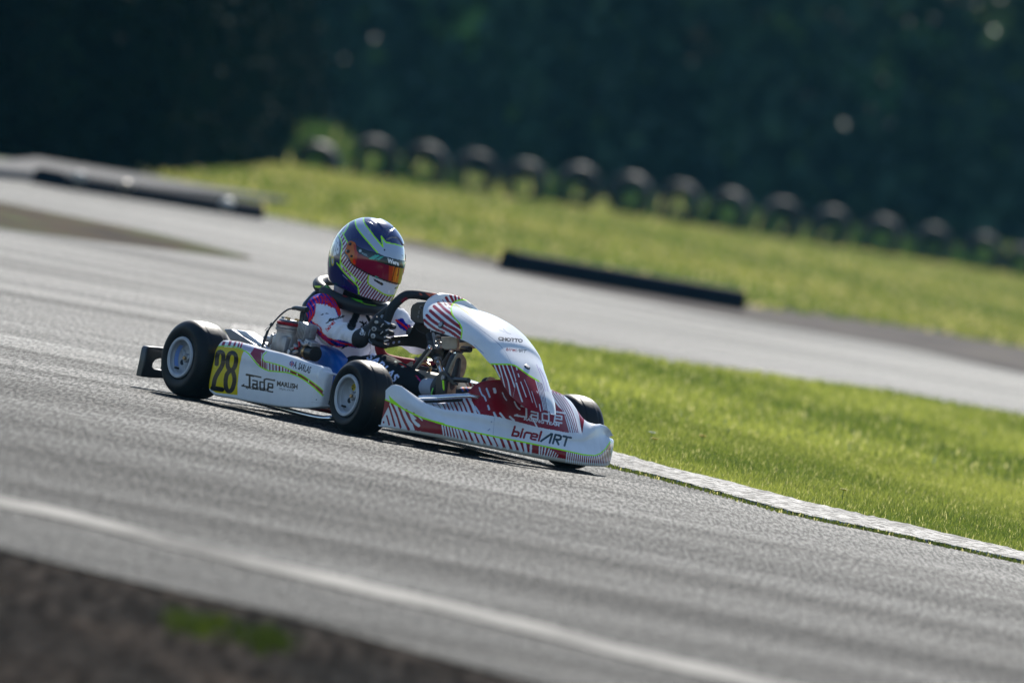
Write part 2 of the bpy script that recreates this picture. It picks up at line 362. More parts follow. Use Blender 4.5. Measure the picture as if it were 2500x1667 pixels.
def ribbon(name, V, m, kind='structure'):
    n, k = V.shape[:2]; o = np_mesh(name, V, grid_faces(n, k)[:, ::-1], m, smooth=False)
    if o.data.polygons[0].normal.z < 0: o.data.flip_normals()
    return tag(o, kind=kind)
V = strip('l', [(-200, 1172), (0, 1210), (186, 1248), (439, 1312), (740, 1383), (1200, 1490), (1555, 1580), (1810, 1637), (2200, 1730)],
          [(-200, 1198), (0, 1236), (186, 1275), (439, 1341), (740, 1413), (1200, 1522), (1555, 1612), (1810, 1670), (2200, 1762)], .006, .006, mLine)
ribbon('white_line', V, mLine)
V = strip('d', [(-150, 465), (0, 492), (180, 528), (340, 560), (500, 598), (610, 625)], [(-150, 528), (0, 556), (180, 580), (340, 600), (500, 620), (610, 632)], .006, .006, mDirt)
ribbon('dirt_strip', V, mDirt)
# grass island with its kerb
near_k = [(560, 812), (660, 842), (760, 885), (900, 940), (1100, 1005), (1300, 1080), (1478, 1134.7), (1600, 1165), (1739, 1201), (1948, 1257), (2218, 1313), (2500, 1374), (2800, 1440)]
far_k = [(570, 790), (680, 806), (790, 842), (930, 900), (1120, 970), (1310, 1040), (1484, 1096), (1631, 1138), (1785, 1175.5), (1963, 1221), (2167, 1267), (2500, 1344), (2800, 1412)]
Vk = strip('k', near_k, far_k, .004, .028, mKerb)
n_ = len(Vk); K = np.zeros((n_, 5, 3)); a = Vk[:, 0]; b = Vk[:, 1]; jit = rng.normal(0, .012, (n_, 1))*np.array([[0, 1, 0]])
K[:, 0] = a+jit+[0, 0, 0]; K[:, 1] = a+jit+[0, .01, .009]; K[:, 2] = a*.6+b*.4+[0, 0, .004]; K[:, 3] = b+[0, 0, .0]; K[:, 4] = b+[0, .02, -.028]
K[:, 1:4, 2] += rng.normal(0, .0012, (n_, 3))
tk = ribbon('kerb', K, mKerb)
far_edge = [GR(*p) for p in [(2800, 1080), (2500, 1024), (2167, 963), (1667, 897), (1500, 868), (1293, 838), (1100, 815), (900, 800), (800, 806)]]
isl = [(p[0], p[1]) for p in K[:, 4][::4] if PW(p)[0] > 800]+[(p[0], p[1]) for p in far_edge]
poly_obj('grass_island', isl, .012, mGrassU)
# far grass field starts at the track edge and reaches the wood
ff = [GR(*p) for p in [(395, 432), (640, 524), (800, 556), (991, 589), (1263, 650), (1500, 697), (1815, 750), (2201, 800), (2500, 853), (2900, 925)]]
poly_obj('far_grass', [(p[0], p[1]) for p in ff]+[(30, ff[-1][1]), (30, 230), (-30, 230), (-30, 112), (-9, 112)], .006, mGrassF)
fd = strip('b', [(820, 568), (991, 603), (1180, 646), (1400, 698), (1815, 778), (2201, 846), (2500, 910), (2800, 975)], [(820, 556), (991, 583), (1180, 622), (1400, 672), (1815, 735), (2201, 792), (2500, 846), (2800, 902)], .009, .009, mDirt)
mDirt2 = ground_mat('track_edge_dirt', [(.3, (.04, .034, .032)), (.6, (.10, .085, .075)), (.8, (.08, .09, .035))], (1.2, .3, 5), rough=.95, spec=.04)
ribbon('dirt_edge', fd, mDirt2)
# ------------------------------------------------------------------ grass blades
def leafmat(name, tr=.45, rough=.55, spec=.3):
    m = bpy.data.materials.new(name); m.use_nodes = True; n, l = nodes(m); b = n['Principled BSDF']; out = n['Material Output']
    at = n.new('ShaderNodeAttribute'); at.attribute_name = 'Col'; l.new(at.outputs['Color'], b.inputs['Base Color']); b.inputs['Roughness'].default_value = rough
    b.inputs['Specular IOR Level'].default_value = spec
    t = n.new('ShaderNodeBsdfTranslucent'); hs = n.new('ShaderNodeMix'); hs.data_type = 'RGBA'; hs.blend_type = 'MULTIPLY'; hs.inputs[0].default_value = 1
    hs.inputs[7].default_value = (2.0, 1.95, 1.4, 1); l.new(at.outputs['Color'], hs.inputs[6]); l.new(hs.outputs[2], t.inputs['Color'])
    x = n.new('ShaderNodeMixShader'); x.inputs[0].default_value = tr; l.new(b.outputs[0], x.inputs[1]); l.new(t.outputs[0], x.inputs[2]); l.new(x.outputs[0], out.inputs[0]); return m
mBlade = leafmat('grass_blades')
def patchy(x, y, s):
    v = 0
    for k, (a_, b_) in enumerate([(1, .7), (2.1, -1.3), (-.6, 2.4), (3.3, 1.9)]): v = v+np.sin(a_*x*s+b_*y*s+k*1.7)/(k+1)
    return v/2
def blades(name, P, h, wd, cols, label=None, lean=.5, z0=0.0):
    N = len(P); h = np.broadcast_to(h, N)*rng.uniform(.5, 1.3, N); an = rng.uniform(0, 2*np.pi, N); wd = np.broadcast_to(wd, N)
    dx, dy = np.cos(an)*wd/2, np.sin(an)*wd/2; la = rng.uniform(0, 2*np.pi, N); ll = rng.uniform(0, lean, N)*h
    z = P[:, 2] if P.shape[1] > 2 else np.full(N, z0); V = np.zeros((N, 5, 3)); lx, ly = np.cos(la)*ll, np.sin(la)*ll
    V[:, 0] = np.stack([P[:, 0]-dx, P[:, 1]-dy, z], 1); V[:, 1] = np.stack([P[:, 0]+dx, P[:, 1]+dy, z], 1)
    V[:, 2] = np.stack([P[:, 0]+dx*.8+lx*.3, P[:, 1]+dy*.8+ly*.3, z+h*.55], 1); V[:, 3] = np.stack([P[:, 0]-dx*.8+lx*.3, P[:, 1]-dy*.8+ly*.3, z+h*.55], 1)
    V[:, 4] = np.stack([P[:, 0]+lx, P[:, 1]+ly, z+h], 1); b_ = (np.arange(N)*5)[:, None]
    F3 = np.concatenate([b_+[0, 1, 2], b_+[0, 2, 3], b_+[3, 2, 4]]); o = np_mesh(name, V, F3, mBlade, smooth=False)
    c = np.repeat(cols, 5, 0); at = o.data.color_attributes.new('Col', 'FLOAT_COLOR', 'POINT'); at.data.foreach_set('color', np.c_[c, np.ones(len(c))].astype(np.float32).ravel()); return o
def grasscol(P, dry, s=1.0, lo=(.055, .085, .016), hi=(.215, .235, .060), dc=(.36, .34, .18)):
    t = np.clip(.5+.5*patchy(P[:, 0], P[:, 1]*.3, 2.2*s)+rng.normal(0, .22, len(P)), 0, 1)[:, None]; c = np.array(lo)*(1-t)+np.array(hi)*t
    d = (rng.uniform(0, 1, len(P)) < dry)[:, None]; return np.where(d, np.array(dc), c)
def scatter(N, x0, x1, y0, y1, poly=None, power=1.0):
    P = np.stack([rng.uniform(x0, x1, N), y0+(y1-y0)*rng.uniform(0, 1, N)**power], 1)
    return P[inpoly(P, poly)] if poly is not None else P
P1 = scatter(330000, -2.2, 3.2, 40, 50, isl); P2 = scatter(90000, -2.8, 3.6, 49, 68, isl)
o = blades('lawn_grass', np.r_[P1, P2], np.r_[.028+.010*patchy(P1[:, 0], P1[:, 1], 3), np.full(len(P2), .032)], np.r_[np.full(len(P1), .0042), np.full(len(P2), .0095)],
    grasscol(np.r_[P1, P2], .05), z0=.012); tag(o, 'short bright green grass of the island beside the kerb', 'grass', kind='stuff')
kp = np.repeat(K[:, 0], 30, 0)[:, :2]+rng.normal(0, 1, (n_*30, 2))*[.03, .03]-[0, .02]; m_ = patchy(kp[:, 0]*3, kp[:, 1], 2.1) > -.55; kp = kp[m_]
o = blades('kerb_moss', kp, .012, .006, grasscol(kp, .1, lo=(.02, .035, .008), hi=(.07, .09, .02)), z0=.002); tag(o, 'mossy weeds growing in the joint at the foot of the kerb', 'weeds', kind='stuff')
ffp = [(p[0], p[1]) for p in ff]+[(14, ff[-1][1]), (14, 200), (-14, 200), (-14, 112), (-9, 112)]
P3 = scatter(110000, -10, 10, 90, 198, ffp); P3 = P3[~((P3[:, 1] > 149+(P3[:, 0]+3)*3.9) & (rng.uniform(0, 1, len(P3)) < .55))]; cc = grasscol(P3, .12, .35, lo=(.05, .085, .02), hi=(.175, .18, .060), dc=(.32, .28, .17))
o = blades('field_grass', P3, .055, .05, cc, z0=.006); tag(o, 'out of focus yellow green grass bank beyond the track', 'grass', kind='stuff')
# weeds between the tyres and behind them
wx = []
for px, py, n2, hh in [(700, 405, 700, .2), (770, 385, 900, .5), (825, 385, 400, .4), (960, 428, 500, .3), (1090, 440, 400, .25), (1345, 440, 700, .32), (1590, 480, 800, .3), (1712, 500, 900, .36), (1834, 525, 900, .32), (1960, 540, 500, .25), (2090, 560, 800, .32), (2200, 580, 700, .3), (2330, 610, 500, .3), (2450, 630, 1100, .42), (2500, 640, 900, .4)]:
    g0 = GR(px, py+35); y_ = 152+(px-904)/1500*33+2.4
    x_ = CO[0]+RAY(px, py+35)[0]/RAY(px, py+35)[1]*y_; q = rng.normal(0, 1, (n2, 2))*[.14, .6]+[x_, y_]; wx.append((q, hh))
WP = np.concatenate([q for q, _ in wx]); WHt = np.concatenate([np.full(len(q), h) for q, h in wx])
o = blades('tall_weeds', WP, WHt, .035, grasscol(WP, .05, lo=(.012, .036, .010), hi=(.035, .066, .018)), z0=.006); tag(o, 'tall green weeds growing round the buried tyres', 'weeds', kind='stuff')
# verge tufts in front
for i, (px, py, lb, n2) in enumerate([(478, 1532, 'blurred green tuft on the dark verge, the left one of the pair', 420), (650, 1568, 'brightest blurred green tuft on the dark verge, nearest the bottom edge', 480)]):
    g0 = GR(px, py); q = rng.normal(0, 1, (n2, 2))*[.036, .22]+[g0[0], g0[1]]; q = q[::2]
    o = blades('grass_tuft', q, .028, .007, grasscol(q, 0, lo=(.010, .018, .003), hi=(.035, .050, .006)), z0=0, lean=.8); tag(o, lb, 'grass tuft', 'tufts on the near verge') if False else tag(o, lb, 'grass tuft', 'tufts on the near verge', 'stuff')
# dandelions on the lawn
def flower(px, py, colr, lb, name):
    g0 = GR(px, py+16); m1 = MB(); h = .05; c = (g0[0], g0[1], .012+h)
    m1.tube([(g0[0]+.004, g0[1], .01), (g0[0], g0[1], .012+h*.6), c], .0016, 6); root = m1.build(name, mat('stem_green', (.10, .16, .03), .7))
    hd = MB()
    for k in range(26):
        an = k*2.4; r = .013*math.sqrt(k/26); d = Vector((math.cos(an), math.sin(an), .5)).normalized(); p0 = Vector(c)+Vector((math.cos(an)*r*.4, math.sin(an)*r*.4, 0)); t = Vector((-math.sin(an), math.cos(an), 0))*.003
        hd.add([p0-t, p0+t, p0+d*.013+t*.6, p0+d*.013-t*.6], [(0, 1, 2, 3)])
    hd.build('flower_head', mat('petals', colr, .6), root); tag(root, lb, 'flower', 'flowers in the island lawn')
flower(1709, 1087, (.75, .45, .0), 'yellow dandelion in the grass just behind the kerb, brightest flower', 'dandelion')
flower(1585, 1080, (.75, .78, .75), 'white dandelion clock near the kart nose', 'dandelion')
flower(1592, 1096, (.75, .5, .0), 'small yellow dandelion beside the white dandelion clock', 'dandelion')
flower(2052, 1222, (.6, .5, .05), 'small yellow flower low by the kerb towards the right', 'dandelion')
# ------------------------------------------------------------------ wood behind everything
mLeaf = leafmat('wood_leaves', tr=.12, rough=.6, spec=.25)
N = 250000; X = rng.uniform(-36, 30, N); Y = 200+16*rng.uniform(0, 1, N)**1.1
top = 7.2+1.2*patchy(X, X*0, .8); Z = rng.uniform(0, 1, N)**.9*top
front = 200+1.2*np.sin(X*1.3)+.8*np.sin(X*2.9+Z)+1.5*(Z/7); keep = (Y > front) | (rng.uniform(0, 1, N) < .1); X, Y, Z = X[keep], Y[keep], Z[keep]; N = len(X)
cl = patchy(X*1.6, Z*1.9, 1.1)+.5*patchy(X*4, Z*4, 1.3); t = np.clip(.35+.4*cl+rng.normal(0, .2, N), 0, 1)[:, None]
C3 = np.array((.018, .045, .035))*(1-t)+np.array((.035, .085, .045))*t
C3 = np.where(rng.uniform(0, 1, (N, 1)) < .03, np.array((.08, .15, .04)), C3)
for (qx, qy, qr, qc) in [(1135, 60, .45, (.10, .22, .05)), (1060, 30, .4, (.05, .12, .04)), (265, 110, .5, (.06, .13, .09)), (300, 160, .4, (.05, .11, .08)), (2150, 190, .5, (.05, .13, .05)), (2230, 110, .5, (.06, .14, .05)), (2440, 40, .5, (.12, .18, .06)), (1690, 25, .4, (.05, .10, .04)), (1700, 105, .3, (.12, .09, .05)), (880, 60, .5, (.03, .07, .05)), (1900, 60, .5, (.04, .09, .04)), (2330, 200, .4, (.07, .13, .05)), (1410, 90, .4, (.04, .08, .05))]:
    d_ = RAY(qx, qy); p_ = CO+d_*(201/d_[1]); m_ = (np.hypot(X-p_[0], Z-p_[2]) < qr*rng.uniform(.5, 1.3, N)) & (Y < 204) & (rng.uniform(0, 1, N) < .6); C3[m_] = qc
sz = rng.uniform(.10, .24, N)*(1+np.clip(Y-206, 0, 10)*.12); U = rng.normal(0, 1, (N, 3)); U /= np.linalg.norm(U, axis=1)[:, None]; W_ = rng.normal(0, 1, (N, 3)); W_ -= (W_*U).sum(1)[:, None]*U; W_ /= np.linalg.norm(W_, axis=1)[:, None]
Pc = np.stack([X, Y, Z], 1); V = np.stack([Pc-U*sz[:, None], Pc-W_*sz[:, None]*.55, Pc+U*sz[:, None], Pc+W_*sz[:, None]*.55], 1)
VV = V.reshape(-1, 3); FF = np.arange(N*4).reshape(-1, 4)
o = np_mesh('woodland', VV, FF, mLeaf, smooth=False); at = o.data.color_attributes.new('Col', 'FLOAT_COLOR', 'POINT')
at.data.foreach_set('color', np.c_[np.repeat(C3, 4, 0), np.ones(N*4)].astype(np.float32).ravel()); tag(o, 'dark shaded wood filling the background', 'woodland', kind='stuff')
# hedge closing the view behind the left end of the track
hp_ = np.array([GR(*p) for p in [(-250, 345), (0, 383), (200, 404), (395, 428), (560, 417), (700, 402), (790, 388)]])[:, :2]; hp_ = np.r_[[[-26., 101.]], hp_]; hs_ = np.r_[0, np.cumsum(np.hypot(*np.diff(hp_, axis=0).T))]
N2 = 110000; u_ = rng.uniform(0, hs_[-1], N2); hx_ = np.interp(u_, hs_, hp_[:, 0]); hy_ = np.interp(u_, hs_, hp_[:, 1]); dpt = rng.uniform(0, 1, N2)**1.3*3.2
ht = (1.9+1.3*u_/hs_[-1])*np.clip((hs_[-1]-u_)/(hs_[-1]*.45), .12, 1)**.7+.25*np.sin(u_*1.7)+.15*np.sin(u_*5); hz = rng.uniform(0, 1, N2)*ht; bul = .25*np.sin(u_*2.1+hz*2)+.15*np.sin(u_*6+hz*4)
Pc = np.stack([hx_-.35*dpt, hy_+dpt+bul+.25*hz/ht, hz], 1); sz = rng.uniform(.05, .13, N2); U = rng.normal(0, 1, (N2, 3)); U /= np.linalg.norm(U, axis=1)[:, None]; W_ = rng.normal(0, 1, (N2, 3)); W_ -= (W_*U).sum(1)[:, None]*U; W_ /= np.linalg.norm(W_, axis=1)[:, None]
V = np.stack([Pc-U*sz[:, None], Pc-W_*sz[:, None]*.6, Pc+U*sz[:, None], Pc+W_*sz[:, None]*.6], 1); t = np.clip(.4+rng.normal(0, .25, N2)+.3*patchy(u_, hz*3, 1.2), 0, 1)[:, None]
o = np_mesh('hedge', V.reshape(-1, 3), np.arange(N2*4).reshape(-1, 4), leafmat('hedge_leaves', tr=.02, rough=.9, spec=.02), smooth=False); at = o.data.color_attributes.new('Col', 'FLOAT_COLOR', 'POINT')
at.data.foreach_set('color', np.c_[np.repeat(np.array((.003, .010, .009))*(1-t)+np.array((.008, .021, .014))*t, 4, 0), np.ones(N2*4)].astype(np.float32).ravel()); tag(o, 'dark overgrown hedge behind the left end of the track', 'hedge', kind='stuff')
# trunks stand inside the wood
tm = MB()
for k in range(28):
    x = -33+k*2.2+rng.normal(0, .3); y = 204+rng.uniform(0, 4); tm.tube([(x, y, 0), (x+.1, y, 2.5), (x-.1, y, 6)], [.22, .16, .07], 8)
t_ = tm.build('woodland_trunks', mat('bark', (.03, .025, .02), .9)); tag(t_, 'dark trunks standing inside the wood', 'tree trunks', kind='stuff')
# ------------------------------------------------------------------ half buried tyres
TY = [(766, 432, 'leftmost dark tyre of the row, smothered by tall weeds'), (904, 434, 'first brightly lit tyre of the row, with grass showing through its hole'), (1029, 446, 'lit tyre third in the row from the left, behind the helmet'), (1153, 464, 'lit tyre fourth in the row from the left'),
      (1276, 472, 'dull unlit tyre fifth in the row, sunk lowest between two bright ones'), (1406, 494, 'lit tyre sixth from the left, just right of the dull sunken one'), (1531, 514, 'lit tyre seventh from the left, with the brightest highlight of the middle'), (1651, 532, 'lit tyre eighth from the left in the buried row'), (1772, 552, 'lit tyre ninth from the left, with bright weeds at its right side'),
      (1902, 572, 'lit tyre tenth from the left in the buried row'), (2023, 592, 'faintly lit tyre eleventh from the left in the buried row'), (2146, 612, 'lit tyre twelfth from the left, between two clumps of weeds'), (2270, 632, 'lit tyre third from the right end of the buried row'), (2393, 652, 'rightmost fully visible lit tyre of the buried row'), (2490, 668, 'dark last tyre at the right edge, half hidden by weeds')]
mOld = mat('old_tyre_rubber', (.006, .0065, .008), rough=.27, spec=1, bump=(14, .3, .01))
prot = None; mDull = mat('dusty_old_rubber', (.012, .012, .013), rough=.6, spec=.3, bump=(14, .3, .01))
for i, (px, py, lb) in enumerate(TY):
    y_ = 152+(px-904)/1500*33; d = RAY(px, py); P = CO+d*(y_/d[1]); R_ = .30
    dark = i in (0, 4, 14); zc = P[2]+(.13 if dark else .205)
    o_s = .96
    if prot is None:
        m1 = MB(); pr = [(-.085, .165), (-.10, .18), (-.108, .24), (-.104, .275), (-.094, .296), (-.072, .311), (-.04, .321), (0, .325), (.04, .321), (.072, .311), (.094, .296), (.104, .275), (.108, .24), (.10, .18), (.085, .165), (.08, .19), (.085, .26), (.06, .30), (-.06, .30), (-.085, .26), (-.08, .19)]
        m1.lathe(pr, (0, 0, 0), (0, 1, 0), 56, closed=True)
        for k in range(40):
            for s_ in (-1, 1):
                an = 2*math.pi*(k+.25*s_)/40; R = Matrix.Rotation(-an, 3, 'Y'); m1.box(R@Vector((0, s_*.03, .319)), (.026, .065, .008), R)
        o = prot = m1.build('buried_tyre', mOld)
    else: o = prot.copy(); link(o)
    o.location = (P[0], y_, zc); o.rotation_euler = (rng.uniform(-.08, .08), 0, rng.uniform(-.25, .25)); o.rotation_euler[1] = rng.uniform(0, 6); o.scale = (o_s, 1.25, o_s)
    if dark or i in (7, 10):
        o.data = o.data.copy(); o.data.materials[0] = mDull
    tag(o, lb, 'tyre', 'old tyres half buried in a row along the grass')
# ------------------------------------------------------------------ low rubber kerbs and concrete edge across the track
def bar(a, b, name, lb, h, mt, dep=.30, z=.0):
    A, B = GR(*a, z), GR(*b, z); d = (B-A); ln = np.hypot(d[0], d[1]); an = math.atan2(d[1], d[0]); m1 = MB(); ns = max(3, int(ln/.5))
    prof = [(0, 0), (0, h*.75), (.03, h*.95), (.08, h), (dep-.08, h), (dep-.03, h*.9), (dep, 0)]
    m1.prism([(0, y, zz) for y, zz in prof], (ln, 0, 0))
    for k in range(ns): m1.box((ln*(k+.5)/ns, -.004, h*.4), (ln/ns*.9, .012, h*.5), bev=.003)
    o = m1.build(name, mt, smooth=False, bevel=.006); o.location = (A[0], A[1], z+.002); o.rotation_euler = (0, 0, an); return tag(o, lb, 'kerb', 'low black kerbs across the track')
mBar = mat('black_rubber_kerb', (.010, .014, .022), .85, spec=.06, bump=(30, .3, .01))
bar((155, 462), (642, 538), 'rubber_kerb', 'long low black rubber kerb at the far left of the track', .125, mBar)
bar((1266, 668), (1816, 762), 'rubber_kerb', 'long low black rubber kerb in front of the grass bank, right of the helmet', .155, mBar)
mConc = mat('pale_concrete', (.17, .165, .16), .9, spec=.05, bump=(20, .5, .02), mottle=(2, .8, (.07, .065, .06)))
A = [GR(-60, 425), GR(160, 455), GR(395, 470)]
m1 = MB()
g1, g2 = GR(-120, 425), GR(158, 452)
m1.prism([(g1[0], g1[1], .0), (g2[0], g2[1], .0), (g2[0]+1.5, g2[1]+12, .0), (g1[0], g1[1]+14, .0)], (0, 0, .075))
o = m1.build('concrete_edge', mConc, smooth=False, bevel=.01); tag(o, 'pale raised concrete edge at the far left of the track', 'concrete slab')
for (px, py, lb, c) in [(190, 445, 'pale ball added as a highlight on the far left kerb, left of its two neighbours', (.42, .38, .32)), (305, 466, 'brownish ball added as a highlight in the middle of the far left kerb', (.26, .2, .14)), (552, 510, 'brightest pale ball added as a highlight near the right end of the far left kerb', (.5, .46, .4))]:  # pale balls added to stand in for bright highlights along the kerb
    g0 = GR(px, py, .125); m1 = MB(); bm = bmesh.new(); bmesh.ops.create_icosphere(bm, subdivisions=2, radius=.055)
    for v in bm.verts: v.co *= 1+rng.uniform(-.12, .12); v.co.z *= .8
    bm.verts.index_update(); m1.add([v.co+Vector((g0[0], g0[1]+.12, .16)) for v in bm.verts], [[v.index for v in f.verts] for f in bm.faces]); bm.free()
    tag(m1.build('glint_ball', mat('glint_ball', c, .5)), lb, 'glint_ball', 'balls added as highlights on the far kerb')
# ================================================================== KART
kart = empty('go_kart', (KX, KY, 0), KW); tag(kart, 'white and crimson racing kart numbered 28 cornering on the grey track', 'go-kart')
def zon(X, Y, curve, lo=-.05, hi=.8):
    """height at which the vertical through (X,Y) meets a traced curve"""
    X, Y = np.broadcast_arrays(np.asarray(X, float), np.asarray(Y, float)); c = np.asarray(curve, float); a = np.full(X.shape, lo); b = np.full(X.shape, hi)
    for _ in range(40):
        m = (a+b)/2; p = PJ(np.stack([X, Y, m], -1)); f = p[..., 1]-np.interp(p[..., 0], c[:, 0], c[:, 1]); a = np.where(f > 0, m, a); b = np.where(f > 0, b, m)
    return (a+b)/2
def crrows(rows, ns):
    """Catmull-Rom across a list of (m,3) rows"""
    N = len(rows); out = []
    for i in range(N-1):
        p0 = rows[i-1] if i else 2*rows[0]-rows[1]; p1 = rows[i]; p2 = rows[i+1]; p3 = rows[i+2] if i+2 < N else 2*rows[-1]-rows[-2]
        for k in range(ns[i]):
            t = k/ns[i]; out.append(.5*((2*p1)+(-p0+p2)*t+(2*p0-5*p1+4*p2-p3)*t*t+(-p0+3*p1-3*p2+p3)*t**3))
    out.append(rows[-1]); return np.array(out)
def surf(name, G, m, parent, thick=0):
    n, k = G.shape[:2]; o = np_mesh(name, G, grid_faces(n, k), m, parent)
    bm = bmesh.new(); bm.from_mesh(o.data); bmesh.ops.recalc_face_normals(bm, faces=bm.faces[:]); bm.to_mesh(o.data); bm.free()
    return o
# ---- wheels
def wheel(name, c, R, W, yaw, rimr=.071, flip=1, stickers=''):
    """c centre, outer side is -y for the right wheels"""
    root = empty(name, c, yaw); root.parent = kart; s = -1 if flip == 1 else 1
    hw = W/2; t = MB(); sh = .026
    prof = [(-hw+.010, rimr-.004), (-hw+.002, rimr+.004), (-hw-.004, rimr+.016), (-hw-.006, (rimr+R)/2+.002), (-hw-.001, R-sh*.75), (-hw+.008, R-sh*.36), (-hw+.020, R-sh*.13), (-hw+.034, R-.0015), (-hw*.35, R), (0, R+.0006)]
    prof = [tuple(p) for p in CRV(prof, 4)]; prof += [(-a, r) for a, r in prof[::-1][1:]]
    t.lathe(prof+[(hw-.02, rimr-.006), (-hw+.02, rimr-.006)], (0, 0, 0), (0, 1, 0), 128, closed=True)
    ty = t.build('tyre', M['rubber'], root)
    wm = MB()
    for k in range(1):       # wear pits in the slick tread
        for yy in (-.02, .022):
            an = 1.75 if c[0] > .5 else 2.3; wm.lathe([(0, 0), (0, .003), (.0008, .0032), (.0008, 0)], Vector((math.sin(an)*(R-.0002), yy, math.cos(an)*(R-.0002))), (math.sin(an), 0, math.cos(an)), 12)
    wm.split('wear_hole', M['black'], ty)
    r = MB(); o_ = s*hw        # outer plane
    pr = [(o_+s*.004, rimr-.011), (o_+s*.0075, rimr-.007), (o_+s*.0075, rimr+.0005), (o_+s*.002, rimr+.003), (o_-s*.006, rimr-.002), (o_-s*.012, rimr-.012), (o_-s*.026, rimr-.014), (o_-s*.033, rimr-.020), (o_-s*.036, .034), (o_-s*.030, .030), (o_-s*.030, 0.0)]
    pr2 = [(a-s*.004, max(0, b-.0)) for a, b in pr[::-1]]
    r.lathe(pr, (0, 0, 0), (0, 1, 0), 96)
    r.lathe([(-o_, rimr+.001), (-o_-s*.004, rimr-.008), (-o_+s*.03, rimr-.012), (o_-s*.055, rimr-.012)], (0, 0, 0), (0, 1, 0), 64)
    rim = r.build('rim', M['rim'], root)
    h = MB(); h.lathe([(o_-s*.030, 0), (o_-s*.018, 0), (o_-s*.018, .012), (o_-s*.021, .016), (o_-s*.030, .017)], (0, 0, 0), (0, 1, 0), 32); h.build('hub', M['alu'], rim)
    sp = MB()
    for k in range(3):
        an = 2*math.pi*k/3+.5; d = Vector((math.cos(an), 0, math.sin(an)))
        sp.tube([d*.012+Vector((0, o_-s*.028, 0)), d*.052+Vector((0, o_-s*.033, 0))], [.009, .006], 10)
    sp.split('spoke', M['rim'], rim)
    bh = MB()
    for k in range(3):
        an = 2*math.pi*k/3+1.5; bh.cyl((math.cos(an)*.040, o_-s*.040, math.sin(an)*.040), (math.cos(an)*.040, o_-s*.0315, math.sin(an)*.040), .0095, 20)
    bh.split('rim_hole', M['black'], rim)
    b = MB(); b.cyl((0, o_-s*.018, 0), (0, o_-s*.011, 0), .007, 6); b.build('axle_nut', M['brass'], rim)
    if stickers == 'yellow':
        d = MB(); d.cyl((-.018, o_-s*.034, .030), (-.018, o_-s*.0285, .030), .0125, 24); y_ = d.build('sticker', M['yellow'], rim)
        e = MB()
        for k in range(3): an = k*2.1; e.cyl((-.018+math.cos(an)*.0055, o_-s*.0290, .030+math.sin(an)*.0055), (-.018+math.cos(an)*.0055, o_-s*.0278, .030+math.sin(an)*.0055), .0034, 10)
        e.split('sticker_print', M['black'], rim)
    if stickers == 'blue':
        d = MB(); P = []
        for k in range(9):
            an = math.radians(130+k*11); P.append((math.cos(an)*(rimr-.0178), math.sin(an)*(rimr-.0178)))
        V = [];
        for x, z in P: V += [(x*1.03, o_-s*.011, z*1.03), (x*.99, o_-s*.026, z*.99)]
        d.add(V, [(2*k, 2*k+1, 2*k+3, 2*k+2) for k in range(8)]); d.build('sticker', mat('blue_label', (.25, .4, .8), .3), rim)
    v = MB(); an = -2.2; v.cyl((math.cos(an)*.05, o_-s*.02, math.sin(an)*.05), (math.cos(an)*.048, o_+s*.0, math.sin(an)*.048), .0035, 10); v.build('valve', M['black'], rim)
    root.rotation_euler = (0, 0, yaw); return root
STR = math.radians(-3.0)
def wlab(o, t): o['label'] = t
wlab(wheel('rear_wheel', (0, -.505, .137), .137, .130, 0, stickers='blue'), 'rear wheel nearest the bumper loop')
wlab(wheel('rear_wheel', (0, .505, .137), .137, .130, 0, flip=0), 'rear wheel on the far side')
wlab(wheel('front_wheel', (.95, -.455, .129), .129, .118, STR, stickers='yellow'), 'front wheel with a yellow sticker in its rim')
wlab(wheel('front_wheel', (.95, .462, .129), .129, .118, STR, flip=0), 'front wheel behind the nose on the far side')
# ---- chassis
fm = MB(); zf = .058
for s in (-1, 1):
    fm.tube(CRV([(-.06, s*.27, .075), (.1, s*.29, zf), (.35, s*.31, zf), (.6, s*.30, zf), (.8, s*.22, zf), (1.0, s*.17, zf), (1.12, s*.14, zf)], 6), .0145, 12)
    fm.tube(CRV([(.80, s*.24, zf), (.90, s*.31, zf+.02), (.95, s*.35, zf+.05)], 5), .0145, 12)
fm.tube([(.62, -.30, zf), (.62, .30, zf)], .0145, 12); fm.tube([(.05, -.28, zf), (.05, .28, zf)], .0145, 12); fm.tube(CRV([(1.12, -.14, zf), (1.15, 0, zf), (1.12, .14, zf)], 6), .0145, 12)
fm.build('frame', M['redpaint'], kart)
ax = MB(); ax.tube([(0, -.47, .137), (0, .47, .137)], .0125, 16); ax.build('rear_axle', M['chrome'], kart)
fl = MB(); fl.prism([(.62, -.27, zf-.02), (1.14, -.13, zf-.02), (1.14, .13, zf-.02), (.62, .27, zf-.02)], (0, 0, .004)); fl.build('floor_tray', M['steel'], kart)
for s, lb in ((-1, 'near'), (1, 'far')):
    a = MB(); a.tube([(.95, s*.33, .115), (.95, s*.33, .16)], .016, 14); a.tube([(.95, s*.33, .129), (.95, s*.42, .129)], .010, 12); a.box((.95, s*.33, .138), (.05, .04, .02), bev=.004); a.tube([(.95, s*.33, .125), (.86, s*.30, .12)], .008, 10)
    a.build('stub_axle', M['alu'], kart)
    a = MB(); a.tube([(.86, s*.30, .125), (.80, s*.04, .16)], .006, 10); a.build('tie_rod', M['chrome'], kart)
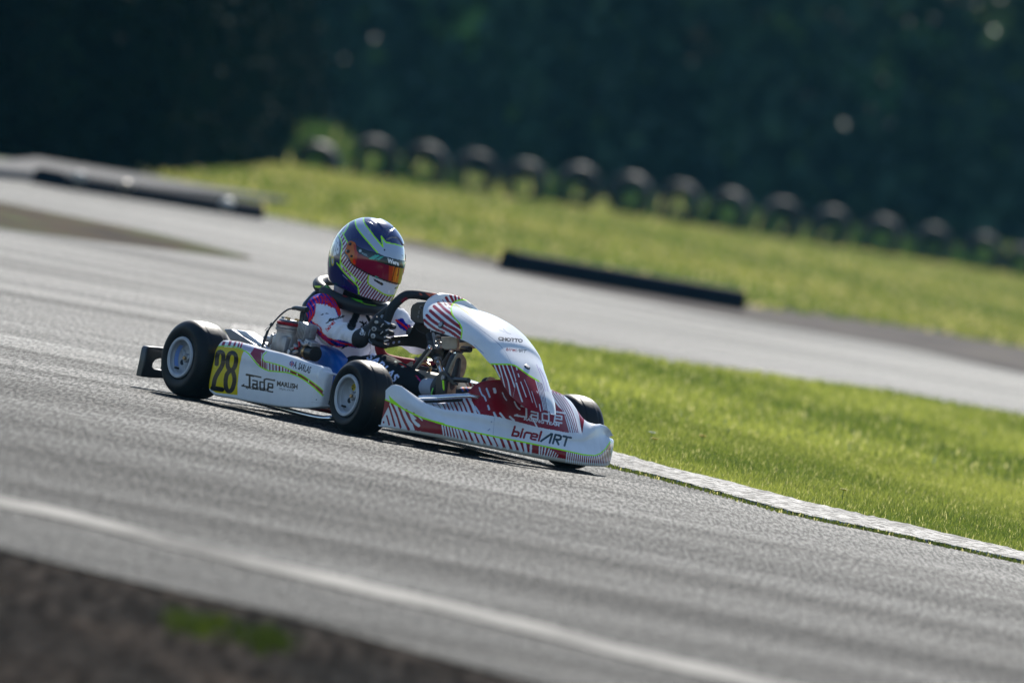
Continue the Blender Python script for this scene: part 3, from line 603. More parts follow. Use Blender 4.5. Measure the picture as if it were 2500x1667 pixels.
# side bumper bars under the pods
for s in (-1, 1):
    a = MB(); a.tube(CRV([(.12, s*.30, .06), (.16, s*.44, .05), (.2, s*.49, .045), (.5, s*.485, .035), (.74, s*.48, .030), (.80, s*.44, .040), (.84, s*.32, .055)], 6), .010, 12)
    a.tube(CRV([(.14, s*.30, .07), (.2, s*.44, .13), (.5, s*.45, .14), (.74, s*.43, .13), (.78, s*.30, .07)], 5), .008, 10); a.build('side_bumper', M['chrome'], kart)
# ---- rear bumper: black plastic loop
rb = MB()
pts = cR((150, 560), (300, 572), (480, 590), (480, 752), (330, 750), (260, 775), (222, 830), (215, 880), (240, 918), (330, 935), (480, 930), (480, 1078), (330, 1065), (200, 1062), (28, 1040), (70, 850), (118, 600))
P3 = [L(px, py, x=-.255) for px, py in pts]; dx = P3[0][1]+.555
P3 = [(p[0], max(p[1], -.9), p[2]) for p in P3]
rb.prism(P3, (-.035, 0, 0))
y0_ = P3[2][1]; zt = P3[2][2]; zb = P3[11][2]
rb.prism([(-.255, y0_, zt-.002), (-.255, .56, zt-.002), (-.255, .56, zt-.05), (-.255, y0_, zt-.05)], (-.035, 0, 0)); rb.prism([(-.255, y0_, zb+.045), (-.255, .56, zb+.045), (-.255, .56, zb+.002), (-.255, y0_, zb+.002)], (-.035, 0, 0))
for yy in (-.2, .2): rb.tube([(-.27, yy, .09), (-.05, yy, .075)], .012, 10)
rb.build('rear_bumper', M['black'], kart, bevel=.006)
# ---- side pods
topc = cS((165, 330), (200, 290), (350, 215), (600, 250), (870, 330), (1060, 370), (1400, 450), (1700, 550), (2000, 650), (2100, 675), (2150, 710), (2170, 760))
botc = cS((60, 1010), (100, 1100), (190, 1180), (500, 1230), (880, 1300), (1300, 1370), (1700, 1400), (2000, 1392), (2055, 1370), (2090, 1300))
def pod(name, s):
    n = 420; u = np.linspace(0, 1, n); x = .145+.642*u; yo = -.545+.030*u
    zt = zon(x, yo+.035, topc); zb = zon(x, yo+.01, botc)
    e = np.minimum(u, 1-u)*.665; rd = np.sqrt(np.clip(1-(1-np.clip(e/.028, 0, 1))**2, 0, 1))
    G = []

    sec = [(1.0, 0.02), (.35, 0.0), (.06, .0), (.0, .10), (.0, .35), (.02, .62), (.03, .80), (.13, .93), (.26, .995), (.5, 1.0), (1.0, .99)]
    sm = CRV(sec, 30)
    for k in range(n):
        h = zt[k]-zb[k]; zc = (zt[k]+zb[k])/2; f = .82+.18*rd[k]
        G.append(np.stack([np.full(len(sm), x[k]), yo[k]+sm[:, 0]*(.11-.06*u[k])+(1-rd[k])*.02, zc+(zb[k]+sm[:, 1]*h-zc)*f], 1))
    G = np.array(G); G = np.concatenate([G[:1]*[1, 0, 1]+[0, -.44, 0], G, G[-1:]*[1, 0, 1]+[-.004, -.47, 0]])
    # raised rib near the front end of the pod
    X, Z = G[..., 0], G[..., 2]; G[..., 1] += -.004*np.exp(-((X-.765)/.012)**2)*(G[..., 1] < -.45)
    if s > 0: G[..., 1] *= -1
    o = surf(name, G, M['livery'], kart); return o
c = cS
ban1 = CRV(c((690, 400), (760, 450), (850, 560), (940, 660), (1050, 725), (1150, 752), (1270, 762), (1430, 780), (1600, 835), (1760, 930), (1900, 1040), (2055, 1185)), 8)
ban2 = CRV(c((1075, 425), (1025, 470), (1010, 530), (1040, 580), (1150, 610), (1350, 668), (1500, 735), (1640, 795), (1780, 880), (1930, 985), (2060, 1090)), 8)
SP = [('poly', c((40, 1080), (165, 315), (660, 360), (680, 410), (650, 470), (610, 640), (590, 800), (570, 1000), (570, 1170), (200, 1130), (80, 1060)), YL),
      ('poly', c((165, 320), (350, 205), (900, 330), (900, 420), (760, 450), (690, 400), (400, 325)), WH)]
for (a, b, cc_, d) in [(270, 300, 320, 380), (400, 250, 440, 330), (488, 265, 520, 330), (560, 280, 585, 345), (605, 290, 632, 352)]:
    SP.append(('poly', c((a+45, b-60), (cc_+45, b-60), (cc_, b+80), (a-10, b+80)), CR2))
for k in range(14):
    a = 660+k*17; SP.append(('line', c((a+12, 290), (a-6, 375+k*5)), 1.1, (.12, .10, .3)))
SP += [('poly', c((860, 345), (1075, 400), (1010, 440), (975, 560), (975, 660), (900, 600), (790, 450), (830, 400)), (.28, .01, .05)),
       ('poly', np.concatenate([ban1[24:], ban2[::-1][:-12]]), RD)]
for k, a in enumerate([990, 1022, 1050, 1078, 1106, 1160, 1215, 1270, 1330, 1385]):
    w_ = 1.3 if k < 4 else 5.0; SP.append(('line', c((a-3, 440 if k < 1 else 560), (a, 800)), w_*.9, WH))
for a in (1430, 1475): SP.append(('line', c((a+5, 690), (a-10, 830)), 3, WH))
SP.append(('line', c((1610, 780), (1605, 850)), 2.6, WH)); SP.append(('line', c((1812, 880), (1800, 980)), 2.4, WH))
SP += [('poly', np.concatenate([ban2[8:], np.array(c((2200, 1000), (2200, 600), (1075, 300)))]), WH),
       ('poly', np.concatenate([ban1[20:], np.array(c((2100, 1300), (600, 1300), (600, 640), (850, 640)))]), WH),
       ('poly', c((40, 1080), (165, 315), (660, 360), (680, 410), (650, 470), (610, 640), (590, 800), (570, 1000), (570, 1170), (200, 1130), (80, 1060)), YL),
       ('line', CRV(c((170, 318), (400, 318), (560, 340), (690, 400)), 6), 2.2, (.25, .75, .1)), ('line', ban1, 3.0, LM), ('line', ban2, 2.6, LM)]
n28 = [CRV(c((207, 630), (212, 520), (232, 440), (272, 420), (315, 450), (322, 540), (300, 660), (230, 780), (180, 880), (158, 980), (150, 1055)), 6), c((135, 1050), (300, 1075)),
       CRV(c((485, 435), (535, 480), (545, 570), (520, 680), (460, 740), (405, 690), (395, 580), (420, 470)), 6, closed=True), CRV(c((465, 740), (508, 820), (515, 930), (480, 1060), (425, 1105), (375, 1060), (362, 940), (385, 810)), 6, closed=True)]
for k, q in enumerate(n28):
    q = np.array(q); q = np.r_[q, q[:1]] if k > 1 else q; SP.append(('line', q, 10.5 if k != 1 else 11.5, (.006, .006, .008)))
BK = (.008, .009, .012)
def jade(cf, O, sx, sy, col, w):
    """angular 'Jade' lettering drawn with strokes; O origin, sx / sy unit vectors in crop units"""
    f = lambda *p: cf(*[(O[0]+a*sx[0]+b*sy[0], O[1]+a*sx[1]+b*sy[1]) for a, b in p])
    return [('line', f(*q), w*k, col) for q, k in [([(14, 100), (62, 100)], 1), ([(25, 98), (25, 42)], 1.2), ([(25, 42), (0, 42)], 1.05), ([(0, 42), (6, 49)], .8),
            ([(36, 78), (50, 78), (50, 38)], 1), ([(50, 60), (36, 60), (36, 40), (50, 40)], 1), ([(72, 78), (60, 78), (60, 40), (74, 40), (74, 92), (82, 98)], 1), ([(82, 98), (108, 98)], 1.1),
            ([(87, 60), (102, 60), (102, 78), (88, 78), (86, 40), (102, 40)], 1)]]
SP += jade(cS, (650, 1155), (5.2, 1.0), (.0, -3.55), BK, 4.0)
SP += [('text', 'RACING TEAM', c((712, 1060), (1108, 1110), (722, 1005)), BK, .04), ('text', 'MARLISH', c((1252, 1010), (1612, 1070), (1258, 920)), BK, .045), ('text', 'SPRING WATER', c((1290, 1078), (1550, 1112), (1293, 1040)), (.1, .1, .12), .0),
       ('text', 'A. SARLAS', c((1535, 695), (1825, 800), (1570, 575)), BK, .03), ('disc', c((1513, 625))[0], (6, 6.2), (.02, .03, .3)), ('line', c((1475, 618), (1552, 638)), 3.2, WH), ('line', c((1520, 580), (1505, 672)), 3.2, WH), ('line', c((1475, 618), (1552, 638)), 1.8, (.5, .01, .02)), ('line', c((1520, 580), (1505, 672)), 1.8, (.5, .01, .02)),
       ('line', c((1850, 1290), (2035, 1310)), .8, (.45, .45, .47)), ('disc', c((1940, 1250))[0], (1.2, 1.6), (.1, .1, .1))]
o = pod('side_pod', -1); paint(o, WH, SP, mirror=True); o['label'] = 'near side pod with the yellow 28 panel'
o = pod('side_pod', 1); paint(o, WH, SP[:30], mirror=True)
# ---- nose cone
C0 = [(920, 1036), (932, 1038), (960, 1048), (1220, 1099), (1332, 1122), (1424, 1137), (1476, 1139), (1492, 1134)]
C1 = [(920, 1034), (934, 1037), (984, 1045.6), (1047, 1055), (1111, 1066.7), (1220, 1089.6), (1284, 1102), (1354, 1115), (1424, 1128), (1475, 1131), (1492, 1124)]
C2 = [(940, 975), (950, 979), (963, 986), (991, 1001), (1035, 1021.5), (1086, 1037), (1150, 1053), (1220, 1068), (1284, 1080), (1368, 1097), (1424, 1109.5), (1453, 1111.5), (1467, 1106), (1480, 1093), (1490, 1078)]
C3 = [(938, 956), (946, 948), (955, 941), (966, 939), (981, 943), (1009, 962), (1040, 984), (1082, 999), (1137, 1005), (1220, 1018), (1312, 1042), (1388, 1056), (1422, 1056), (1438, 1045), (1452, 1038), (1467, 1036), (1481, 1041), (1490, 1050), (1496, 1062)]
C4 = [(900, 990), (1040, 983), (1082, 986), (1120, 979), (1137, 972), (1148, 958), (1160, 945.5), (1172, 938), (1188, 934.5), (1220, 932), (1290, 938), (1342, 954), (1375, 967), (1401, 986), (1410, 1013), (1418, 1040), (1430, 1052)]
ya = np.sin(np.linspace(-1, 1, 960)*math.pi/2*.93)/math.sin(math.pi/2*.93)*.5
def planx(y): return 1.33-.18*(np.abs(y)/.5)**2.5
X = planx(ya); ay = np.abs(ya); lobe = np.clip((ay-.30)/.12, 0, 1); lobe = lobe*lobe*(3-2*lobe)
def row(X, z): return np.stack([X, ya, z], 1)
r0 = row(X-.012, zon(X-.012, ya, C0)); r1 = row(X, zon(X, ya, C1)); r2 = row(X-.002, zon(X-.002, ya, C2))
z2 = r2[:, 2]; endf = np.clip((ay-.40)/.10, 0, 1); endf = endf*endf*(3-2*endf); x3 = X-.045+.037*endf; z3 = zon(x3, ya, C3)
rm = row(X-.030*(1-lobe)-(.004+.026*(ya > 0))*lobe, z2*.5+z3*.5)
r3 = row(x3, z3)
x4 = X-.15; z4h = zon(x4, ya, C4); hump = np.clip((z4h-z3-.002)/.02, 0, 1)*(1-lobe)
z4 = np.where(lobe > .02, (z3-.010)*lobe+(np.maximum(z4h, z3-.012))*(1-lobe), np.maximum(z4h, z3-.004)); x4 = x3-.03*lobe-(X*0+.105)*(1-lobe)
z4 = np.convolve(np.pad(z4, 6, 'edge'), np.ones(13)/13, 'valid')
inw = np.stack([0*ya, -np.sign(ya)*endf, 0*ya], 1); k5 = 1-endf
r4 = row(x4+.022*endf, z4)+inw*.012; r5 = row(x4+.022*endf-.015*k5, z4-.012)+inw*.022; r6 = row(x4+.022*endf-.020*k5, z4-.05)+inw*.026; r7 = row(x4+.022*endf-.01*k5, np.minimum(z4-.07, .10))+inw*.028; rb_ = row(X-.06+.05*endf, r0[:, 2]+.004)+inw*.03
G = crrows([rb_, r0, r1, r2, rm, r3, r4, r5, r6, r7], [6, 10, 60, 44, 44, 120, 8, 8, 6])
endL = G[:, :1]+np.array([-.002, .006, 0]); endR = G[:, -1:]+np.array([-.002, -.006, 0])
G = np.concatenate([endL, G, endR], 1)
nose = surf('nose_cone', G, M['livery'], kart)
c = cN; d = cM
NP = []
low = np.concatenate([np.array(C1), np.array(C2)[::-1]]); NP.append(('poly', low, RD)); NP.append(('poly', np.array([(900, 1034)]+C0[1:]+C1[::-1]+[(900, 1030)]), BG))
NP.append(('poly', c((60, 880), (240, 540), (250, 460), (560, 640), (880, 800), (835, 900), (720, 1020), (100, 930)), WH))
for q, w_ in [([(190, 745), (215, 830), (235, 910)], 4.2), ([(235, 555), (290, 740), (345, 935)], 4.6), ([(270, 470), (380, 720), (455, 960)], 5.2), ([(420, 570), (520, 820), (610, 1000)], 6.0), ([(560, 640), (640, 800), (720, 900), (790, 1010)], 7.5), ([(700, 700), (780, 780), (880, 830)], 6.5)]: NP.append(('line', CRV(c(*q), 6), w_, RD))
NP.append(('poly', c((660, 830), (800, 790), (900, 800), (1240, 900), (1300, 1110), (860, 1040), (720, 1000)), RD))
NP.append(('line', CRV(c((630, 680), (680, 800), (740, 880), (800, 930)), 6), [5]*6+[6.5]*7+[7.5]*6, WH)); NP.append(('line', c((780, 740), (870, 830)), 2.5, WH))
NP.append(('disc', c((130, 865))[0], (2.2, 3), (.3, .01, .03)))
for a0, b0, a1, b1, w_ in [(1248, 900, 1278, 1100, 3.6), (1300, 940, 1335, 1125, 3), (1355, 945, 1395, 1135, 3.4), (1410, 955, 1455, 1150, 3.8), (1468, 965, 1520, 1160, 4), (1528, 980, 1590, 1180, 5), (1598, 1000, 1680, 1200, 6), (1700, 1020, 1780, 1220, 7), (1810, 1040, 1895, 1240, 7.5), (1920, 1060, 2010, 1260, 8), (2040, 1090, 2135, 1285, 8), (2160, 1110, 2260, 1310, 8.2), (2275, 1130, 2370, 1335, 8.2)]:
    NP.append(('line', c((a0, b0), (a1, b1)), w_, WH))
for a0, b0, a1, b1, w_ in [(95, 890, 165, 1075, 8), (215, 915, 285, 1095, 8), (330, 930, 400, 1115, 8), (445, 950, 515, 1140, 8), (570, 980, 600, 1155, 7), (690, 1010, 680, 1180, 5.5), (840, 1030, 832, 1205, 3.6), (888, 1045, 870, 1215, 3.2), (945, 1060, 915, 1225, 3.6), (1000, 1110, 965, 1232, 3.2), (1040, 1135, 1005, 1240, 2.8), (1080, 1155, 1045, 1248, 2.6), (1120, 1180, 1085, 1256, 2.3), (1155, 1210, 1125, 1262, 2)]:
    NP.append(('line', d((a0, b0), (a1, b1)), w_, WH))
for k in range(25):
    a = 1305+k*37-(max(0, k-13)**1.5)*2.6; NP.append(('line', d((a+16, 1130), (a-14, 1400)), max(1.6, 2.9-.06*k), WH))
# hump graphics
whb = np.array(C3[6:13]); NP.append(('poly', np.concatenate([whb, np.array([(1440, 930), (1350, 900), (1150, 900), (1040, 940)])]), RD))
for k, a in enumerate([1010, 1090, 1170, 1250, 1330, 1400, 1480, 1560, 1650, 1760]):
    NP.append(('line', c((a, 400), (a+70+10*(k > 5), 560), (a+130, 700)), [6.5, 6.5, 6, 6, 5.5, 5.5, 6, 6, 7, [7, 7, 2][0]][k], WH))
NP.append(('poly', c((800, 380), (1240, 470), (1260, 520), (1300, 620), (1000, 600), (700, 400)), WH))
for a in (900, 1010, 1110, 1200): NP.append(('line', c((a, 440), (a+110, 590)), 1.6, RD))
for q in [[(1960, 210), (2010, 330), (2060, 380), (2090, 455)], [(2100, 225), (2160, 380)], [(2235, 225), (2260, 290)], [(2130, 550), (2150, 620)], [(1880, 570), (1960, 690)], [(2240, 680), (2280, 750)]]: NP.append(('line', CRV(c(*q), 4), 4.6 if len(q) == 2 else 3.6, (.55, .62, .72)))
NP.append(('line', d((50, 70), (62, 120)), 7, WH)); NP.append(('line', CRV(d((190, 130), (225, 210), (262, 262)), 4), 2.8, WH)); NP.append(('line', CRV(d((400, 290), (440, 370), (490, 420)), 4), 3.5, WH))
NP.append(('line', d((150, 490), (240, 600)), 5, WH)); NP.append(('line', d((320, 550), (390, 610)), 5, WH)); NP.append(('line', CRV(d((675, 545), (730, 610), (790, 725)), 4), 3.6, WH)); NP.append(('line', d((35, 480), (60, 540)), 2.5, WH))
NP.append(('poly', d((985, 60), (1270, 190), (1440, 320), (1520, 520), (1570, 830), (1340, 830), (1270, 520), (1110, 300), (1020, 190)), WH))
for k, q in enumerate([[(1020, 90), (1130, 260), (1240, 420), (1320, 620), (1375, 830)], [(1060, 110), (1190, 280), (1300, 470), (1370, 650), (1415, 830)], [(1115, 130), (1250, 310), (1350, 500), (1410, 670), (1450, 830)], [(1180, 160), (1310, 340), (1400, 530), (1445, 690), (1480, 830)], [(1250, 200), (1370, 380), (1445, 560), (1480, 700), (1505, 830)]]):
    NP.append(('line', CRV(d(*q), 6), 1.9, (.22, .01, .06)))
NP.append(('poly', d((1230, 430), (1290, 600), (1350, 820), (1200, 830), (1100, 560), (1040, 300), (1100, 320)), RD))
NP += jade(cM, (405, 655), (8.0, 1.25), (.0, -3.1), WH, 3.7)
NP += [('text', 'RACING TEAM', d((562, 608), (1178, 720), (570, 552)), WH, .035)]
NP.append(('poly', np.array(C2[4:14]+[(1490, 1055), (1480, 1042), (1467, 1036), (1452, 1037), (1438, 1045), (1422, 1056), (1388, 1056), (1312, 1042), (1220, 1018), (1137, 1005), (1082, 999), (1040, 984)]), WH))
LT = {'b': [[(0, 0), (0, 100)], [(0, 48), (26, 48), (34, 40), (34, 10), (26, 2), (0, 2)]], 'i': [[(0, 0), (0, 66)], [(0, 84), (0, 90)]], 'r': [[(0, 0), (0, 50), (8, 62), (32, 62)]], 'e': [[(32, 2), (8, 2), (0, 10), (0, 54), (8, 62), (26, 62), (34, 54), (34, 32), (2, 32)]], 'l': [[(0, 0), (0, 100)]],
      'A': [[(-6, 0), (40, 96), (46, 96), (46, 0)]], 'R': [[(0, 0), (0, 96), (26, 96), (36, 86), (36, 58), (26, 48), (12, 48), (34, 0)]], 'T': [[(16, 0), (16, 96)], [(-6, 96), (40, 96)]]}
def birel(cf, O, sx, sy, w, adv=(('b', 0), ('i', 50), ('r', 70), ('e', 110), ('l', 160)), adv2=(('A', 180), ('R', 246), ('T', 300)), c1=RD, c2=(.01, .035, .05)):
    out = []
    for A_, col in ((adv, c1), (adv2, c2)):
        for ch, ox in A_:
            for q in LT[ch]: out.append(('line', cf(*[(O[0]+(ox+a+b*.16)*sx[0]+b*sy[0], O[1]+(ox+a)*sx[1]+b*sy[1]) for a, b in q]), w, col))
    return out
NP += birel(cM, (360, 875), (2.88, .55), (-.0, -1.55), 5.2)
NP += [('line', np.array(C2), 3.2, LM), ('line', c((2252, 760), (2225, 1110)), .7, (.3, .32, .38)), ('line', c((2160, 1000), (2130, 1020)), 3, (.35, .4, .5)), ('disc', c((2195, 860))[0], (2, 2), (.4, .45, .55))]
NP.append(('poly', np.concatenate([CRV(cN((225, 340), (320, 440), (560, 622), (900, 775), (1300, 888)), 5), CRV(cN((1300, 915), (900, 808), (560, 655), (400, 560), (250, 455)), 5)]), LM))
paint(nose, WH, NP)
# ---- steering fairing (front panel)
edge = np.array([(1037, 797), (1052, 805), (1092, 818), (1138, 834), (1164, 852), (1189, 880), (1208, 901), (1228, 938), (1248, 967), (1276, 991), (1304, 1004), (1326, 1008)], float)
crest = np.array([(1118, 721), (1120, 738), (1136, 748), (1184, 762), (1232, 789), (1276, 834), (1290, 858), (1313, 891), (1329, 921), (1341, 950), (1345, 975), (1338, 1000)], float)
hw = np.array([.150, .148, .145, .138, .132, .122, .110, .099, .088, .072, .046, .018]); cfac = np.interp(np.arange(12), [0, 3, 11], [.25, .25, .85])
yc = np.linspace(.0, 0, 12); rows = []
for k in range(12):
    E_ = L(*edge[k], y=yc[k]-hw[k]); Cc = L(*crest[k], y=yc[k]+hw[k]*cfac[k])
    rows.append((E_, Cc, hw[k]))
tt = np.linspace(0, 11, 330); E_ = CRV([r[0] for r in rows], 30); Cc = CRV([r[1] for r in rows], 30); HW = np.interp(np.linspace(0, 11, len(E_)), range(12), hw)
na = 300; av = np.linspace(-1, 1, na)*1.0; G = []
for k in range(len(E_)):
    rk = min(k/90, 1); th = av*math.pi/2; yy = np.sign(av)*np.abs(np.sin(th))**(.95-.15*rk)*HW[k]; f = np.abs(np.cos(th))**(.9-.28*rk)
    e = E_[k]; cc_ = Cc[k]; G.append(np.stack([e[0]+(cc_[0]-e[0])*f, yy, e[2]+(cc_[2]-e[2])*f], 1))
G = np.array(G)
Gi = G[::-1].copy(); cen = np.stack([(E_[::-1, 0]+Cc[::-1, 0])/2, E_[::-1, 0]*0, (E_[::-1, 2]+Cc[::-1, 2])/2], 1)[:, None]
Nn = cen-Gi; Nn /= np.maximum(np.linalg.norm(Nn, axis=2, keepdims=True), 1e-6); Gi += Nn*.006
GG = np.concatenate([G, Gi[:, :]], 0)
n, k_ = GG.shape[:2]; fair = np_mesh('front_panel', GG, grid_faces(n, k_, cn=True), M['livery'], kart)
bm = bmesh.new(); bm.from_mesh(fair.data); bmesh.ops.remove_doubles(bm, verts=bm.verts[:], dist=.0002); bmesh.ops.recalc_face_normals(bm, faces=bm.faces[:]); bm.to_mesh(fair.data); bm.free()
f, g = cF, cG
FPn = [('poly', f((0, 560), (60, 340), (300, 150), (500, 60), (1000, 60), (1300, 300), (1200, 330), (1100, 240), (900, 165), (700, 175), (600, 240), (565, 330), (580, 430), (620, 520), (720, 640), (765, 740), (760, 900), (640, 920), (0, 760)), WH)]
for q, w_ in [([(55, 670), (100, 720), (150, 740)], 3.5), ([(45, 560), (150, 650), (280, 740), (420, 800)], 5.5), ([(95, 470), (200, 570), (400, 700), (560, 790), (720, 905)], 6.2), ([(165, 385), (330, 530), (480, 650), (640, 740), (750, 830)], 6.6), ([(235, 300), (400, 440), (560, 570), (740, 700)], 6.6), ([(315, 225), (440, 350), (580, 460), (640, 520)], 5.6), ([(395, 170), (450, 260), (560, 350)], 1.6), ([(465, 130), (510, 210), (590, 290)], 5.4), ([(545, 90), (575, 150), (610, 220)], 5), ([(630, 60), (650, 190)], 4.4), ([(700, 60), (712, 170)], 4), ([(765, 60), (775, 170)], 3.8), ([(828, 70), (835, 170)], 3.6), ([(890, 80), (895, 190)], 3.3), ([(945, 100), (950, 205)], 3), ([(1000, 120), (1005, 220)], 2.8), ([(1050, 140), (1058, 250)], 2.5), ([(1100, 170), (1105, 260)], 2.2), ([(1145, 200), (1150, 290)], 1.8), ([(1185, 250), (1190, 320)], 1.2)]:
    FPn.append(('line', CRV(f(*q), 6), w_*1.22, RD))
FPn += [('poly', f((700, 200), (900, 185), (1100, 270), (1180, 310), (1800, 560), (1900, 1400), (1200, 1400), (760, 900), (765, 740), (720, 640), (620, 520), (580, 430), (565, 330), (600, 240)), WH),
        ('line', CRV(f((1170, 320), (1060, 235), (900, 180), (760, 175), (640, 205), (575, 280), (568, 400), (620, 510), (715, 620), (765, 740), (755, 910)), 8), 3.2, LM),
        ('line', CRV(f((640, 255), (740, 330), (900, 440), (1060, 565), (1150, 540)), 5), 2.6, (.7, .68, .1)), ('poly', f((940, 425), (1130, 530), (1080, 545)), (.3, .36, .42)), ('line', f((830, 285), (1080, 385)), 2.2, (.35, .36, .4)), ('line', f((900, 330), (1010, 360)), 1.6, (.6, .6, .2)),
        ('line', CRV(f((740, 470), (900, 580), (1100, 720), (1300, 870), (1470, 1010), (1568, 1130)), 6), .7, (.3, .34, .42)), ('line', CRV(g((150, 20), (430, 240), (580, 400), (660, 540), (700, 640)), 6), .7, (.3, .34, .42)),
        ('line', f((1000, 1035), (1180, 1195)), 1.5, (.12, .2, .45)),
        ('text', 'CHOTTO', g((468, 222), (900, 262), (474, 155)), BK, .07), ('text', 'MATTE', g((580, 280), (850, 320), (570, 225)), (.9, .9, .9), .03), ('line', g((490, 40), (690, 110)), 2.5, (.5, .53, .58)), ('line', g((560, 20), (640, 100)), 3, (.5, .53, .58))]
FPn += birel(cG, (612, 395), (1.0, .12), (0, -.48), 1.4)
FPn += [('poly', g((300, 620), (345, 620), (690, 640), (800, 690), (1000, 830), (1170, 930), (1240, 980), (1420, 1200), (1360, 1500), (1100, 1500), (700, 1260), (400, 800)), RD)]
for q, w_ in [([(410, 650), (460, 770), (500, 850)], 3.4), ([(485, 650), (530, 800), (590, 1040)], [3.6]*7+[2]*6), ([(550, 650), (600, 800), (650, 950), (690, 1200)], 3.2), ([(620, 650), (690, 830), (760, 1030)], 3.2), ([(700, 660), (740, 780), (780, 920)], 2.6), ([(790, 690), (800, 730)], 3), ([(820, 800), (835, 850)], 2.6), ([(790, 960), (830, 1100), (890, 1280)], 3.6), ([(865, 940), (960, 1200)], 2.2), ([(925, 900), (1000, 1080), (1070, 1300)], 1.3), ([(1055, 1100), (1145, 1380)], 1.2), ([(1190, 1330), (1210, 1450)], 2.2), ([(1145, 1100), (1160, 1130)], 1.6)]:
    q_ = CRV(g(*q), 6) if len(q) > 2 else np.array(g(*q)); w_ = w_ if not isinstance(w_, list) else np.interp(np.linspace(0, 1, len(q_)), [0, 1], [w_[0], w_[-1]]); FPn.append(('line', q_, w_, WH))
FPn.append(('poly', g((1110, 890), (1260, 1000), (1420, 1150), (1420, 1440), (1270, 1470), (1200, 1200)), WH))
for k, q in enumerate([[(1140, 910), (1190, 1100), (1260, 1470)], [(1165, 930), (1215, 1100), (1285, 1470)], [(1195, 950), (1245, 1130), (1305, 1450)], [(1225, 970), (1270, 1130), (1325, 1440)]]): FPn.append(('line', CRV(g(*q), 6), 1.5, (.10, .02, .08)))
for q in [[(1140, 640), (1240, 900), (1290, 1100)], [(1190, 700), (1290, 900), (1340, 1100)]]: FPn.append(('line', CRV(g(*q), 6), 1.5, (.45, .35, .6)))
FPn.append(('line', CRV(g((315, 630), (500, 633), (690, 640), (800, 680), (1000, 820), (1180, 930)), 6), 3.4, LM)); FPn.append(('line', CRV(g((700, 640), (760, 850), (765, 1020), (730, 1200)), 6), .8, (.5, .42, .45)))
paint(fair, WH, FPn)
def surface_point(o, px, py):
    """first point of a painted part under a pixel, in kart space"""
    from mathutils.bvhtree import BVHTree
    bm = bmesh.new(); bm.from_mesh(o.data); t = BVHTree.FromBMesh(bm); a = L(px, py, x=3.0); b = L(px, py, x=-1.0); dd = (Vector(b)-Vector(a)).normalized()
    if dd.x > 0: a, dd = b, -dd
    h = t.ray_cast(Vector(a), dd); bm.free(); return h[0], h[1]
for (px, py, r, lb) in [(1077, 793, .0125, 'screw'), (1287, 896, .0115, 'screw')]:
    p, nn = surface_point(fair, px, py)
    if p:
        nn = nn if nn.dot(Vector((.8, -.6, 0))) > 0 else -nn
        a = MB(); a.lathe([(0, 0), (0, r*1.0), (.003, r), (.004, r*.85), (.004, 0)], p-nn*.001, nn, 28); w1 = a.build('screw_washer', M['black'], fair)
        a = MB(); a.lathe([(.0041, 0), (.0041, r*.72), (.0055, r*.66), (.0058, 0)], p-nn*.001, nn, 28); a.build('screw_head', M['alu'], fair)
# ---- seat
def seat():
    n, m_ = 60, 90; G = []
    for i in range(n):
        v = i/(n-1)                                   # front lip -> bottom -> up the back
        th = v*2.6; cx = .30-.36*min(v*1.7, 1)+(-.10*max(0, v-.5)*2); cz = .055+(.17*max(0, v-.42)/.58)
        rw = .155+.02*math.sin(v*3); hh = .13*math.sin(min(v*1.25+.25, 1)*math.pi/2)*(1 if v < .8 else 1-.5*(v-.8)/.2)
        row_ = []
        for j in range(m_):
            a = (j/(m_-1)*2-1); an = a*1.45; side = abs(math.sin(an))**3
            row_.append((cx+side*(.10*(v > .35)*min((v-.35)*3, 1)), math.sin(an)*rw*1.08, cz+hh*side*(1.1 if v < .6 else .5)))
        G.append(row_)
    G = np.array(G); o = np_mesh('seat', G, grid_faces(n, m_), M['seat'], kart); s = o.modifiers.new('solid', 'SOLIDIFY'); s.thickness = .006; return o
seat_o = seat()
# the near flank of the seat, traced: swells beside the hip
fl_ = cJ((170, 1500), (200, 1400), (270, 1290), (350, 1210), (430, 1185), (520, 1210), (640, 1270), (740, 1360), (800, 1440), (840, 1530), (880, 1700), (900, 1900), (880, 2100), (500, 2100), (150, 2000))
fp = [L(px, py, y=-.205) for px, py in fl_]
def pillow(name, outline, y, thick, m, parent, n=40, inward=.0):
    """rounded slab with a traced outline in an x-z plane"""
    O = CRV(outline, 6, closed=True); cen = O.mean(0); rings = []
    for k in range(n):
        t = k/(n-1); s_ = math.sin(t*math.pi/2); f_ = 1-.0*t; sc = math.cos((1-t)*0)*1
        rr = (1-t); R_ = cen+(O-cen)*rr; dy = -thick*math.sqrt(max(0, 1-rr**2.6)); R_ = R_.copy(); R_[:, 1] = y+dy+inward*rr; rings.append(R_)
    back = [r*[1, 0, 1]+[0, y+.02+(y-r[:, 1].mean())*.0, 0] for r in rings[:1]]; rings = [rings[0]*[1, 0, 1]*1+[0, y+.03, 0]]+rings
    G = np.array(rings); o = np_mesh(name, G, grid_faces(len(rings), len(O), cm=True), m, parent)
    bm = bmesh.new(); bm.from_mesh(o.data); bmesh.ops.recalc_face_normals(bm, faces=bm.faces[:]); bm.to_mesh(o.data); bm.free(); return o
pillow('seat_side', fp, -.205, .03, M['seat'], seat_o)
